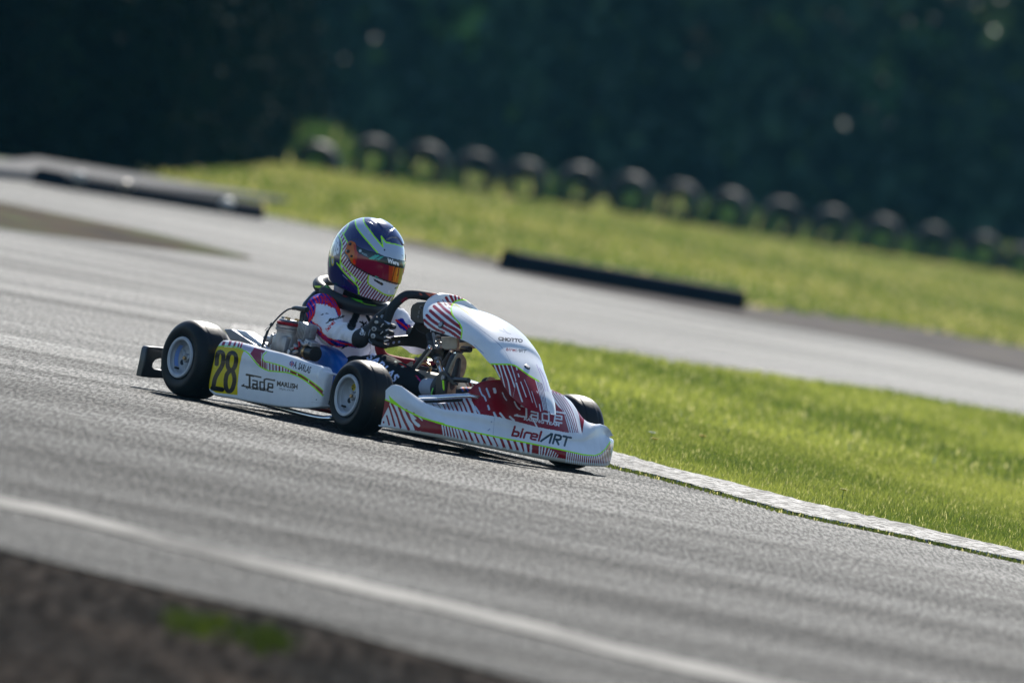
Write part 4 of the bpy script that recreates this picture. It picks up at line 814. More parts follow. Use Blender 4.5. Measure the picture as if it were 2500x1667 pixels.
# ---- steering wheel
sw_root = empty('steering_wheel', (0, 0, 0)); sw_root.parent = kart
WC = np.array([.592, 0, .375]); b_dir = np.array([.30, 0, .954]); b_dir /= np.linalg.norm(b_dir); a_dir = np.array([0, 1, 0]); nrm = np.cross(a_dir, b_dir)
def WPt(a, b, c_=0): return WC+a_dir*a+b_dir*b+nrm*c_
rimo = [(-.155, .03), (-.152, .075), (-.125, .118), (-.09, .134), (0, .136), (.09, .134), (.125, .118), (.152, .075), (.155, .03), (.153, -.04), (.140, -.085), (.105, -.112), (.05, -.118), (0, -.118), (-.05, -.118), (-.105, -.112), (-.140, -.085), (-.153, -.04)]
RP = [WPt(a, b) for a, b in CRV(rimo, 10, closed=True)]
a = MB(); a.tube(RP, .0165, 20, closed=True); o = a.build('rim', M['grip'], sw_root)
red1 = cW((310, 260), (410, 195), (510, 350), (410, 410)); 
paint(o, (.014, .018, .022), [('poly', red1, (.25, .01, .025)), ('fn', lambda px, V: (px[:, 1] > 832), (.33, .008, .02)), ('fn', lambda px, V: (V[:, 1] > .05) & (px[:, 1] > 838), (.33, .008, .02)), ('text', 'KART REP', cW((590, 175), (980, 172), (590, 135)), (.75, .12, .05), .03)])
a = MB()
pl = [(-.145, -.055), (-.10, -.030), (-.045, -.018), (-.035, .03), (.035, .03), (.045, -.018), (.10, -.030), (.145, -.055), (.14, -.085), (.06, -.060), (0, -.055), (-.06, -.060), (-.14, -.085)]
a.prism([WPt(x, y, -.002) for x, y in pl], nrm*.005); a.build('spokes', M['black'], sw_root, smooth=False, bevel=.001)
hl = MB()
for x, y, r in [(-.118, -.060, .0075), (-.095, -.052, .0055), (-.074, -.046, .0045), (.118, -.060, .0075), (.095, -.052, .0055)]:
    for s_ in (-1, 1): hl.lathe([(0, 0), (0, r), (.0006, r), (.0006, 0)], WPt(x, y, .0032 if s_ > 0 else -.0024), nrm*s_, 20)
hl.split('spoke_hole', mat('spoke_hole_light', (.45, .5, .75), .6), sw_root)
a = MB(); a.lathe([(0, 0), (0, .03), (-.02, .03), (-.03, .022), (-.05, .02), (-.05, 0)], WPt(0, -.02, 0), nrm*(-1 if nrm[0] > 0 else 1)*-1, 28); a.build('hub', M['black'], sw_root)
# lap timer: black display box with three round buttons, front face towards the driver
tmq = cW((480, 420), (510, 340), (600, 290), (900, 270), (860, 480), (760, 620), (740, 730), (560, 700), (470, 620)); tq = [L(px, py, y=-.035) for px, py in tmq]
fwd = Vector((-nrm[0], -nrm[1], -nrm[2])) if nrm[0] < 0 else Vector(nrm)
a = MB(); a.prism([np.array(q)-np.array([.0, -.0, .0]) for q in tq], (0.0, .07, .0)); tbox = a.build('lap_timer', M['black'], kart, bevel=.006)
for px, py in cW((680, 390), (655, 490), (638, 575)):
    q = L(px, py, y=-.036); a = MB(); a.lathe([(0, .0030), (0, .0046), (.0015, .0046), (.0015, .0030)], q, (0, -1, 0), 20, closed=True); a.build('button_ring', M['alu'], tbox)
a = MB(); a.tube(CRV([L(*p, y=-.045) for p in cW((690, 375), (740, 430), (790, 520), (800, 620))], 5), .0022, 8); a.tube(CRV([L(*p, y=-.04) for p in cW((590, 720), (600, 800), (680, 870), (760, 900))], 5), .0012, 8); a.build('timer_cable', M['black'], kart)
# ---- steering column, brackets, small fittings in front of the driver
a = MB(); a.tube([L(*cW((1010, 1390))[0], y=-.01), L(*cW((1080, 1600))[0], y=-.01), (.93, 0, .09)], .0105, 16); a.build('steering_column', M['chrome'], kart)
a = MB(); a.tube([L(*cW((860, 900))[0], y=0), L(*cW((950, 1300))[0], y=0), L(*cW((1000, 1400))[0], y=-.01)], [.016, .018, .015], 16); a.box(L(*cW((960, 1200))[0], y=0), (.05, .05, .06), bev=.006); a.build('column_bracket', M['black'], kart, bevel=.002)
a = MB(); a.tube([L(*cW((1000, 1370))[0], y=-.012), L(*cW((1012, 1420))[0], y=-.012)], .0145, 16); a.tube([L(*cW((915, 880))[0], y=-.03), L(*cW((960, 1140))[0], y=-.03)], .004, 10)
for p, r in [((1010, 945), .0055), ((1020, 1025), .0055), ((1035, 1085), .006), ((990, 1160), .008), ((1050, 1150), .009), ((610, 1380), .006), ((770, 1380), .006)]:
    q = L(*cW(p)[0], y=-.04); a.cyl(q-np.array([0, .008, 0]), q+np.array([0, .008, 0]), r, 6)
a.split('column_bolt', M['alu'], kart)
def rod(name, p, q, r, m, y=-.05, cap=None):
    a = MB(); P, Q = L(*p, y=y), L(*q, y=y); a.tube([P, Q], r, 14); o = a.build(name, m, kart)
    if cap: a = MB(); a.lathe([(0, 0), (0, r*1.25), (.01, r*1.25), (.014, r*.9), (.015, 0)], P, P-Q, 20); a.build('rod_cap', cap, o)
    return o
rod('support_strut', cW((840, 1190))[0], cW((540, 1560))[0], .0085, M['steel'], -.07, M['chrome']); rod('support_strut', cW((860, 1230))[0], cW((600, 1568))[0], .004, M['tan'], -.085)
rod('support_strut', cW((1270, 1270))[0], cW((1090, 1520))[0], .010, M['steel'], -.0, M['chrome'])
a = MB(); tp = [L(*p, y=-.06) for p in cW((1062, 960), (1300, 945), (1345, 965), (1375, 1010), (1375, 1150), (1350, 1195), (1130, 1200), (1090, 1170))]; a.prism(tp, (0, .012, 0)); a.build('support_plate', M['tan'], kart, bevel=.003)
a = MB(); a.prism([L(*p, y=-.02) for p in cW((1370, 1080), (1560, 1050), (1680, 1110), (1640, 1150), (1370, 1200), (1250, 1205))], (0, .03, 0)); a.build('panel_bracket', M['tan'], kart, bevel=.002)
a = MB(); a.cyl(L(*cW((1480, 1190))[0], y=-.02), L(*cW((1630, 1200))[0], y=-.02), .011, 18); a.build('bracket_knob', M['black'], kart)
a = MB(); a.prism([L(*p, y=.03) for p in cW((1050, 960), (1400, 960), (1560, 1040), (1300, 1250), (1180, 1250), (1060, 1420), (960, 1300), (900, 1100))], (0, .03, 0)); a.build('column_gusset', M['black'], kart)
a = MB(); a.prism([L(*p, y=.06) for p in cW((1380, 1210), (1640, 1170), (1500, 1230), (1330, 1260), (1180, 1350), (1100, 1370), (1220, 1240))], (0, .01, 0)); a.build('panel_stay', M['redpaint'], kart)
# fuel tank between the feet, brass fittings
ft = [L(*p, y=.02) for p in cT((900, 520), (1150, 545), (1420, 610), (1480, 760), (1400, 1000), (1000, 1000), (860, 800), (820, 620))]
pillow('fuel_tank', ft, .0, .045, M['tan'], kart)
a = MB(); P = [L(*p, y=-.0) for p in CRV(cT((1080, 395), (1180, 390), (1250, 440), (1270, 500), (1230, 560)), 5)]; a.tube(P, .005, 10); a.build('fuel_pipe', M['brass'], kart)
a = MB(); a.prism([L(*p, y=-.0) for p in cT((960, 470), (1060, 440), (1190, 480), (1180, 560), (960, 540))], (0, .05, 0)); a.build('fuel_cap', M['black'], kart, bevel=.003)
a = MB(); a.prism([L(*p, y=-.06) for p in cT((760, 420), (870, 355), (860, 440), (790, 500))], (0, .01, 0)); a.build('floor_bracket', M['tan'], kart)
# front bumper bars behind the nose
a = MB(); P = [L(*p, x=q) for p, q in zip(cT((1050, 1105), (1400, 1095), (1800, 1065), (2050, 1060)), (1.13, 1.19, 1.2, 1.2))]; a.tube(P, .0095, 14); a.tube([P[0], P[0]+np.array([-.2, .05, -.08])], .0095, 12); a.tube([P[-1], P[-1]+np.array([.0, .25, -.01])], .0095, 12)
a.build('front_bumper_bar', M['chrome'], kart)
a = MB(); P = [L(*p, x=q) for p, q in zip(cT((1140, 1150), (1500, 1140), (1900, 1120)), (1.14, 1.18, 1.18))]; a.tube(P, .010, 12); a.build('front_bumper_bar', M['black'], kart)
# pedals
def pedal(name, y, pts1, pts2):
    a = MB(); a.prism([L(*p, y=y) for p in cT(*pts1)], (0, .012, 0)); o = a.build(name, M['black'], kart, bevel=.003)
    a = MB(); a.tube([L(*p, y=y-.012) for p in cT(*pts2)], .0095, 14); a.build('pedal_bar', M['black'], o)
    q = L(*cT((1545, 690))[0], y=y-.003); a = MB(); a.cyl(q, q-np.array([0, .008, 0]), .009, 18); a.build('pedal_bolt', M['alu'], o); return o
pedal('pedal', -.175, [(1370, 720), (1410, 620), (1520, 540), (1590, 570), (1640, 650), (1780, 770), (1790, 840), (1730, 850), (1640, 760), (1590, 780), (1560, 1000), (1500, 1080), (1360, 1100), (1370, 900)], [(1770, 730), (2050, 745)])
a = MB(); a.prism([L(*p, y=-.19) for p in cT((1505, 740), (1530, 740), (1542, 900), (1535, 945), (1520, 900))], (0, .003, 0)); a.build('pedal_trim', mat('lime_trim', LM, .4), kart)
# ---- chain guard
a = MB(); top = [L(*p, y=-.36) for p in cS((330, 22), (450, 25), (880, 300), (860, 320), (600, 235), (440, 215), (380, 110))]
a.prism(top, (0, .10, .004)); a.build('chain_guard', mat('grey_plastic', (.22, .23, .25), .35), kart, bevel=.004)
a = MB(); a.prism([L(*p, y=-.34) for p in cS((450, 18), (520, 30), (700, 62), (790, 130), (1135, 392), (1000, 350), (880, 305))], (0, .03, 0)); a.build('guard_lit_top', mat('lit_top_plastic', (.72, .72, .72), .3), kart, bevel=.003)  # sunlit top of the guard, its brightness put into a white slab
# ---- engine
eng = empty('engine', (0, 0, 0)); eng.parent = kart
def EL(p, y): return L(*cE(p)[0], y=y)
ey = -.33
e0 = EL((820, 1200), ey); e1 = EL((960, 330), ey); axis = Vector(e1)-Vector(e0); axis = Vector((axis.x*.35, 0, axis.z)).normalized()
# axis leans as the traced block does; radii from the traced widths
def at_(p): return EL(p, ey)
a = MB(); c0 = at_((775, 1230))
a.lathe([(0, 0), (0, .046), (.03, .050), (.050, .048), (.072, .047), (.074, 0)], c0, axis, 40); a.box(Vector(c0)+axis*.03, (.085, .09, .07), bev=.008); a.build('crankcase', M['alu'], eng, bevel=.001)
c1_ = Vector(c0)+axis*.062
a = MB(); a.lathe([(0, .046), (.018, .048), (.020, .053), (.026, .054), (.028, .050), (.032, .053), (.038, .054), (.040, .049), (.044, .0)], c1_, axis, 48); a.build('cylinder', M['alu'], eng)
a = MB(); a.lathe([(.0405, 0), (.0405, .052), (.044, .053), (.049, .053), (.051, .049), (.051, 0)], c1_, axis, 48); a.build('cylinder_head', M['redano'], eng)
a = MB(); a.lathe([(.0515, 0), (.0515, .046), (.0535, .047), (.059, .043), (.060, 0)], c1_, axis, 48); a.build('head_cover', M['alu'], eng)
for k in range(6):
    an = k*math.pi/3+.3; u_ = axis.orthogonal().normalized(); v_ = axis.cross(u_); p = c1_+axis*.056+(u_*math.cos(an)+v_*math.sin(an))*.034; a = MB(); a.cyl(p, p+axis*.012, .0055, 6); a.build('head_nut', M['brass'] if k % 3 else M['alu'], eng)
fc = EL((1250, 660), -.335); a = MB()
for k in range(6): a.box(Vector(fc)+Vector((-.018+k*.0085, 0, -.0012*k)), (.0042, .05, .058), Matrix.Rotation(.05, 3, 'Y'), bev=.001)
a.box(Vector(fc)+Vector((0.003, .012, 0)), (.05, .03, .05), bev=.004); a.split('cooling_fin', M['alu'], eng)
a = MB(); P = [EL(p, -.33) for p in [(1140, 470), (1150, 380), (1165, 250), (1200, 160)]]; a.tube(P, [.0085, .0095, .0095, .0095], 14); P = [EL(p, -.33) for p in [(1270, 160), (1150, 145), (1010, 115), (930, 125)]]; a.tube(P, [.010, .010, .008, .0062], 14); a.build('spark_plug_cap', M['black'], eng)
P = CRV([EL(p, y) for p, y in zip([(930, 125), (800, 160), (640, 280), (500, 430), (400, 560), (320, 690), (250, 830), (210, 960), (200, 1050)], (-.33, -.335, -.345, -.35, -.355, -.36, -.37, -.38, -.38))], 6)
a = MB(); a.tube(P, .0030, 10); cb = a.build('ignition_cable', M['black'], eng)
a = MB(); a.tube([EL((450, 470), -.35), EL((400, 540), -.352)], .0062, 12); a.tube([EL((330, 660), -.36), EL((215, 1000), -.378)], .0048, 10); a.tube([EL((150, 1045), -.38), EL((280, 1075), -.38)], .0022, 8); a.tube([EL((350, 570), -.355), EL((260, 660), -.36)], .0011, 6); a.split('cable_sleeve', M['black'], cb)
a = MB(); a.tube([EL((280, 850), -.3), EL((420, 860), -.3), EL((500, 740), -.31)], [.012, .010, .006], 14); a.cyl(EL((430, 1030), -.37), EL((430, 1030), -.35), .008, 18); a.box(EL((430, 900), -.33), (.014, .02, .05), Matrix.Rotation(.3, 3, 'Y'), bev=.003); a.split('engine_mount', M['alu'], eng)
a = MB(); a.tube([EL((1100, 1140), -.34), EL((1290, 1170), -.34)], [.020, .024], 24); a.build('carburettor', M['steel'], eng)
a = MB(); p, q = Vector(EL((1280, 1170), -.34)), Vector(EL((1340, 1185), -.34)); a.lathe([(0, .020), (0, .0275), (.012, .0275), (.012, .020)], p, q-p, 32, closed=True); a.build('intake_ring', M['brass'], eng)
a = MB(); a.lathe([(.012, .0), (.012, .0265), (.05, .0265), (.05, 0)], p, q-p, 32); a.build('intake_silencer', M['black'], eng)
a = MB(); a.box(EL((1400, 960), -.34), (.045, .04, .016), Matrix.Rotation(.2, 3, 'Y'), bev=.003); a.box(EL((1390, 990), -.342), (.05, .042, .008), Matrix.Rotation(.2, 3, 'Y'), bev=.002)
for p, q, r in [((1080, 900), (1200, 1000), .007), ((1200, 1000), (1320, 960), .006), ((980, 1000), (1060, 1080), .008), ((960, 1190), (1080, 1130), .008), ((830, 1110), (850, 1180), .010), ((1060, 880), (1150, 900), .004), ((900, 1100), (1000, 1060), .006)]: a.tube([EL(p, -.365), EL(q, -.362)], r, 12)
a.split('throttle_linkage', M['alu'], eng)
a = MB(); a.box(EL((830, 1165), -.385), (.012, .004, .014), Matrix.Rotation(.3, 3, 'Y'), bev=.001); a.build('engine_tag', mat('tag_white', (.6, .62, .65), .4), eng)
a = MB(); P = [EL((1080, 920), -.372), EL((1090, 1050), -.372)]; a.tube(P, .004, 10); P = [EL((980, 1080), -.372), EL((1040, 1080), -.372)]; a.tube(P, .005, 10); a.split('fuel_fitting', M['redano'], eng)
a = MB(); a.tube(CRV([EL(p, -.3) for p in [(640, 470), (600, 500), (590, 600), (620, 660)]], 5), .008, 12); a.build('water_hose', mat('blue_hose', (.03, .09, .2), .3), eng)
# ================================================================== DRIVER
def T(px, py, y): return L(px, py, y=y)
shR = T(786, 755, -.15); elR = T(808, 812, -.25); wrR = T(868, 824, -.215)
shL = np.array([shR[0]+.02, .15, shR[2]]); elL = T(1018, 832, .24); wrL = T(1075, 806, .185)
neck = np.array([.185, 0, .435]); chest = np.array([.165, 0, .315]); pel = np.array([.14, 0, .145])
hipR = np.array([.2, -.085, .135]); hipL = np.array([.2, .085, .135]); knR = T(938, 908, -.155); knL = np.array([.60, .13, .225])
anR = T(1040, 950, -.135); anL = L(1128, 968, x=.93)
body_ch = [
    [(pel, .105), ((.14, 0, .24), .098), (chest, .10), ((.175, 0, .375), .075), (neck, .055), ((.20, 0, .52), .05), ((.208, 0, .60), .085)],
    [((.15, -.06, .33), .085), ((.165, -.095, .375), .066), (shR, .055)], [((.15, .06, .33), .085), ((.165, .095, .375), .066), (shL, .055)],
    [((.14, -.05, .16), .095), ((.14, -.05, .3), .085)], [((.14, .05, .16), .095), ((.14, .05, .3), .085)],
    [(shR, .057), (shR*.5+elR*.5, .054), (elR, .047), (elR*.5+wrR*.5, .042), (wrR, .030)],
    [(shL, .057), (shL*.5+elL*.5, .054), (elL, .049), (elL*.5+wrL*.5, .042), (wrL, .030)],
    [(pel, .09), (hipR, .085), (hipR*.5+knR*.5, .074), (knR, .062), (knR*.45+anR*.55, .050), (anR, .036)],
    [(pel, .09), (hipL, .085), (hipL*.5+knL*.5, .070), (knL, .058), (knL*.45+anL*.55, .046), (anL, .034)]]
def fold(V, N_):
    """cloth folds: ridges across sleeves, trousers and waist"""
    out = V.copy(); 
    def seg(a, b, amp, fr, ph):
        d = b-a; Ln = np.linalg.norm(d); d = d/Ln; u = (V-a)@d; r = np.linalg.norm(V-a-u[:, None]*d, axis=1)
        wgt = np.clip(1-np.abs(u/Ln-.5)*1.6, 0, 1)*(r < .085); side = np.arctan2(V[:, 2]-a[2]-u*d[2], V[:, 1]-a[1]-u*d[1])
        return amp*wgt*(np.sin(u*fr+ph+1.4*np.sin(side*2+ph))+.5*np.sin(u*fr*2.3+side*3+ph*2))
    w_ = seg(shR, elR, .004, 95, 1)+seg(elR, wrR, .0052, 120, 2)+seg(shL, elL, .0045, 95, 3)+seg(elL, wrL, .0045, 110, 4)+seg(hipR, knR, .003, 60, 5)
    tz = (V[:, 2]-.1)/.3; tor = (np.abs(V[:, 1]) < .15)*(V[:, 0] < .30)*(tz > 0)*(tz < 1); w_ += tor*.0035*(np.sin(V[:, 2]*80+9*V[:, 1]+2*np.sin(V[:, 1]*40))+.6*np.sin(V[:, 1]*90+V[:, 2]*50))
    return out+N_*w_[:, None]
person = blob('person', body_ch, .0035, M['cloth'], smooth=2, deform=fold)
person.location = (KX, KY, 0); person.rotation_euler = (0, 0, KW)
tag(person, 'young kart driver in a white, blue and red race suit gripping the steering wheel', 'person')
j = cJ; SB = (.006, .010, .30); SR = (.72, .018, .010); SW = (.78, .77, .80); SK = (.012, .014, .018)
PP = [('fn', lambda px, V: V[:, 2] > .44, (.012, .013, .016)), ('fn', lambda px, V: V[:, 2] > .54, (.45, .28, .2)), ('poly', j((60, 900), (60, 500), (150, 300), (300, 180), (480, 140), (600, 160), (740, 370), (800, 640), (740, 640), (690, 500), (560, 430), (330, 380), (300, 620), (240, 720), (430, 950), (600, 1080), (820, 1100), (980, 1150), (1130, 1210), (1150, 1260), (980, 1225), (760, 1235), (600, 1200), (450, 1080), (250, 900), (150, 800)), SB)]
for q, w_ in [([(120, 560), (160, 640), (150, 720), (210, 800)], 2.4), ([(150, 480), (200, 560), (210, 660), (170, 760)], 2.8), ([(180, 400), (240, 500), (260, 600), (200, 740)], 2.8), ([(225, 330), (290, 430), (310, 480), (280, 620), (225, 720)], 2.6), ([(290, 280), (330, 350), (345, 390)], 3.6), ([(355, 265), (385, 330), (390, 400)], 3.6), ([(420, 265), (450, 330), (440, 410)], 3.8), ([(480, 285), (510, 360), (500, 430)], 3.8), ([(540, 360), (570, 440)], 4), ([(590, 390), (620, 470)], 4.2),
              ([(480, 150), (600, 300), (700, 450), (770, 640)], 3.2), ([(560, 160), (640, 290), (730, 420), (760, 600)], 3.6), ([(430, 180), (560, 330), (680, 480)], 2.6), ([(640, 300), (735, 380), (790, 600)], 5), ([(200, 200), (330, 160), (480, 150)], 2.6),
              ([(190, 760), (300, 870), (430, 960), (560, 1060), (690, 1105), (830, 1160), (1000, 1180)], 3.4), ([(260, 760), (400, 850), (430, 940)], 3), ([(430, 1000), (560, 1110), (700, 1215), (820, 1220)], 3), ([(300, 900), (480, 1090), (640, 1190)], 2.4), ([(900, 1190), (1120, 1225)], 4)]:
    PP.append(('line', CRV(j(*q), 6) if len(q) > 2 else np.array(j(*q)), w_, SR))
PP += [('poly', j((600, 160), (680, 200), (820, 340), (830, 430), (740, 370)), (.45, .52, .66)), ('line', CRV(j((330, 385), (300, 620), (240, 720)), 5), .8, (.35, .4, .6)),
       ('poly', j((410, 610), (470, 590), (475, 615), (415, 625)), BK), ('poly', j((505, 600), (535, 578), (575, 600)), BK),
       ('text', 'Jade', j((500, 790), (840, 690), (560, 690)), BK, .05), ('text', 'birel', j((545, 945), (690, 765), (500, 890)), (.65, .04, .04), .03),
       ('line', j((1120, 560), (1060, 700), (1000, 830)), [17, 17, 21], SK), ('line', j((1280, 590), (1380, 780), (1400, 860)), [7, 8, 9], SK), ('text', 'CRG', j((860, 470), (990, 500), (870, 420)), BK, .03),
       ('text', 'relart', j((1425, 605), (1640, 610), (1430, 540)), (.6, .03, .05), .03), ('line', j((1170, 750), (1300, 800)), 4, BK), ('line', j((1290, 760), (1190, 840)), 4, BK), ('line', j((1220, 750), (1240, 850)), 4, BK),
       ('poly', j((1720, 420), (1770, 390), (1830, 450), (1790, 500), (1740, 540)), SB), ('line', j((1740, 420), (1800, 480)), 3, SR), ('line', j((1360, 1180), (1380, 1300), (1300, 1440)), 1.0, (.12, .1, .18)),
       ('poly', cW((200, 650), (300, 600), (360, 620), (400, 700), (480, 730), (540, 800), (555, 900), (480, 930), (400, 850), (290, 800), (230, 720)), SB), ('line', CRV(cW((210, 640), (340, 730), (420, 800), (480, 900)), 5), 4.6, SR), ('line', CRV(cW((440, 740), (500, 820), (515, 910)), 5), 3.6, SR), ('poly', cW((60, 330), (130, 300), (180, 400), (120, 480), (80, 450)), SB), ('line', cW((80, 340), (160, 420)), 2.5, SR), ('line', cW((490, 990), (580, 1030)), 4, SB), ('line', cW((380, 1080), (520, 1100)), 1.2, (.3, .3, .55))]
# legs: black knee guards and the lettering on them
legm = lambda px, V: (V[:, 0] > .42) & (V[:, 2] < .30) & (V[:, 1] > -.24) & ((V[:, 2] < .29))
PP.append(('fn', lambda px, V: (V[:, 0] > .40) & (V[:, 2] < .285+.02*(V[:, 0] < .5)) & (np.abs(V[:, 1]) < .235), (.010, .013, .017)))
t = cT; PP += [('text', 'SARLAS', t((-60, 290), (505, 790), (85, 165)), (.55, .62, .85), .03), ('disc', t((550, 360))[0], (3, 2.4), (.55, .6, .5)), ('disc', t((700, 460))[0], (3, 2.4), (.45, .5, .4)), ('line', t((640, 400), (760, 460)), 2.2, SR),
       ('poly', t((990, 640), (1070, 740), (1075, 780), (1010, 720)), SB), ('line', t((970, 640), (1075, 770)), 1.6, SR)]
paint(person, SW, PP)
# ---- boots and socks
a = blob('sock', [[(T(1015, 948, -.135), .034), (T(1050, 948, -.135), .036), (T(1068, 952, -.135), .032)]], .003, mat('grey_sock', (.32, .36, .42), .9, bump=(150, .5, .002)), person, 1); a['label'] = 'grey cuff above the near boot'
xs = L(1112, 915, y=-.125)[0]
so_ = CRV([L(px, py, x=xs) for px, py in t((1850, 185), (1940, 220), (2000, 330), (2005, 450), (1975, 580), (1930, 680), (1850, 790), (1790, 900), (1780, 1000), (1740, 1070), (1600, 1075), (1560, 1020), (1580, 880), (1600, 760), (1640, 620), (1680, 480), (1740, 340), (1790, 240))], 5, closed=True)
def boot(name, sole_pts, back, m, w=.030):
    cen = sole_pts.mean(0); top_ = sole_pts[np.argmax(sole_pts[:, 2])]; bot_ = sole_pts[np.argmin(sole_pts[:, 2])]
    toe = np.array([cen[0]-.018, top_[1]*.6+cen[1]*.4, top_[2]-.026]); heel = np.array([cen[0]-.028, bot_[1]*.5+cen[1]*.5, bot_[2]+.030]); mid = np.array([cen[0]-.022, cen[1], cen[2]])
    o = blob(name, [[(heel, .031), (mid, .031), (toe, .023)], [(heel, .031), (np.array(heel)+[-.03, 0, .012], .033), (back, .034)], [(mid, .029), (back, .033)]], .0028, m, person, 1)
    a = MB(); a.prism([(p[0]-.010, p[1], p[2]) for p in sole_pts], (.012, 0, 0)); s_ = a.build('sole', M['sole'], o, bevel=.0025); return o
mBoot = mat('boot_leather', (.012, .013, .016), .45, bump=(60, .3, .002))
b1 = boot('boot', so_, T(1072, 950, -.135), mBoot); b1['label'] = 'near boot with its worn tan sole showing'
a = MB(); a.tube(CRV([L(px, py, x=xs-.028) for px, py in t((1320, 900), (1290, 1000), (1300, 1060))], 4), .0022, 8); a.build('lace', mat('lime_lace', (.15, .6, .1), .5), b1)
so2 = so_-so_.mean(0); so2 = so2*[1, 1, .85]+np.array(L(1163, 948, x=xs+.01))+[0, .055, -.02]
b2 = boot('boot', so2, anL, mat('patterned_boot', attr=True, rough=.5)); b2['label'] = 'far boot with orange and blue pattern'
paint(b2, (.012, .013, .016), [('line', t((1850, 780), (1930, 950)), 5, (.02, .15, .6)), ('line', t((1880, 800), (1960, 940)), 4, (.8, .12, .02)), ('line', t((1960, 840), (2140, 940)), 4, (.75, .04, .02)), ('line', t((2060, 900), (2160, 900)), 3, SW), ('line', t((2000, 880), (2040, 960)), 3, (.02, .05, .5))])
# ---- gloves: palm, four bent fingers and thumb closed round the rim
def glove(sg, wr, name, lb):
    f_ = lambda a_, b_, c_: WPt(sg*a_, b_, c_); ra = .153; ch = []
    wr = np.array(wr); pm = f_(ra+.030, -.028, -.030); ch.append([(wr, .030), (wr*.55+pm*.45, .027), (pm, .023)])
    for k, (bb, rr, ln) in enumerate([(.016, .0112, 1), (-.010, .0118, 1.08), (-.036, .0114, 1.02), (-.060, .0100, .88)]):
        K_ = f_(ra+.036-.002*k, bb-.002, -.014); m1_ = f_(ra+.030, bb, .018*ln); m2_ = f_(ra+.008, bb, .033*ln); tp_ = f_(ra-.016*ln, bb-.002, .027)
        ch.append([(pm, .021), (K_, rr*1.22)]); ch.append([(K_, rr*1.2), (m1_, rr*1.08), (m2_, rr), (tp_, rr*.85)])
    ch.append([(pm, .021), (f_(ra+.022, .012, -.030), .0155), (f_(ra+.010, .040, -.022), .0135), (f_(ra+.004, .062, -.014), .0110)])
    o = blob(name, ch, .0018, M['glove'], person, 1); o['label'] = lb
    c0_ = wr+(wr-pm)*.14; cf = blob('glove_cuff', [[(c0_, .0335), (wr, .0315), (wr*.7+pm*.3, .029)]], .0022, M['glove'], o, 1); return o, cf
g1_, c1g = glove(-1, T(882, 824, -.205), 'glove', 'near glove closed round the wheel rim'); g2_, c2g = glove(1, np.array(wrL)+[.02, -.005, -.005], 'glove', 'far glove behind the front panel')
GL = [('disc', j((1480, 755))[0], (5.0, 4), (.5, .5, .48)), ('disc', j((1435, 885))[0], (6, 5.4), (.5, .5, .48)), ('disc', j((1435, 885))[0], (3.6, 3.2), (.10, .1, .11)), ('disc', j((1415, 1020))[0], (5.6, 6), (.55, .55, .53)), ('disc', j((1415, 1020))[0], (3, 3.2), (.2, .2, .2)),
      ('line', j((1600, 650), (1720, 760)), 10, (.42, .47, .55)), ('line', j((1660, 670), (1710, 720)), 6, (.03, .05, .12)), ('line', j((1570, 840), (1610, 790)), 2.6, (.7, .7, .7)), ('line', j((1670, 910), (1720, 880)), 3.4, (.7, .7, .7)), ('line', j((1560, 980), (1600, 940)), 2.4, (.7, .7, .7)), ('line', j((1640, 1040), (1700, 1000)), 4, (.7, .7, .7)), ('line', j((1640, 1120), (1700, 1100)), 4.2, (.7, .7, .7)),
      ('line', CRV(j((1360, 900), (1330, 1000), (1340, 1100), (1390, 1160)), 5), 2.2, (.22, .25, .33)), ('disc', j((1820, 810))[0], (4, 5), (.45, .42, .38))]
paint(g1_, (.010, .011, .013), GL); paint(g2_, (.010, .011, .013), [])
paint(c1g, (.008, .009, .011), [('text', 'OMP', j((1225, 1010), (1280, 870), (1150, 990)), (.7, .72, .75), .04), ('line', j((1240, 1020), (1300, 870)), 1.2, (.7, .72, .75))]); paint(c2g, (.008, .009, .011), [])
# ---- neck brace
cb_ = T(859, 713, 0); ax1 = np.array([math.cos(math.radians(13)), 0, -math.sin(math.radians(13))]); up1 = np.array([math.sin(math.radians(13)), 0, math.cos(math.radians(13))])
ring = []
ng, mg = 160, 60
for i in range(ng):
    an = 2*math.pi*i/ng; cc_, ss_ = math.cos(an), math.sin(an); Rr = .106+.016*abs(cc_)+(.008 if cc_ > 0 else .0); th_ = .017+.007*max(cc_, 0)+.004*abs(ss_)
    c_ = cb_+ax1*cc_*(Rr+.012*(cc_ > 0))+np.array([0, ss_*Rr*1.05, 0])-up1*(.012*cc_*(cc_ > 0)+.012*abs(ss_)); o_d = ax1*cc_+np.array([0, ss_, 0])
    ring.append([c_+o_d*math.cos(q)*.022+up1*math.sin(q)*th_ for q in np.linspace(0, 2*math.pi, mg, endpoint=False)])
nb = np_mesh('neck_brace', np.array(ring), grid_faces(ng, mg, cn=True, cm=True), mat('brace_foam', attr=True, rough=.5, bump=(80, .3, .002)), person)
paint(nb, (.010, .013, .015), [('poly', j((300, 65), (420, 60), (410, 95), (310, 95)), (.55, .75, .02)), ('poly', j((470, 70), (560, 50), (680, 90), (680, 130), (580, 110)), (.04, .4, .02)), ('poly', j((810, 160), (860, 150), (1000, 210), (1130, 290), (1230, 360), (1200, 380), (1080, 340), (900, 220)), (.12, .65, .02)), ('line', CRV(j((1200, 385), (1330, 420), (1480, 440)), 4), 1.6, (.25, .6, .02)), ('poly', j((835, 225), (930, 260), (920, 290), (840, 260)), (.2, .01, .02))])
a = blob('neck_scarf', [[(T(838, 702, 0), .034), (T(840, 722, 0), .04)]], .004, mat('white_cloth', (.6, .63, .7), .8, bump=(60, .5, .006)), person, 1)
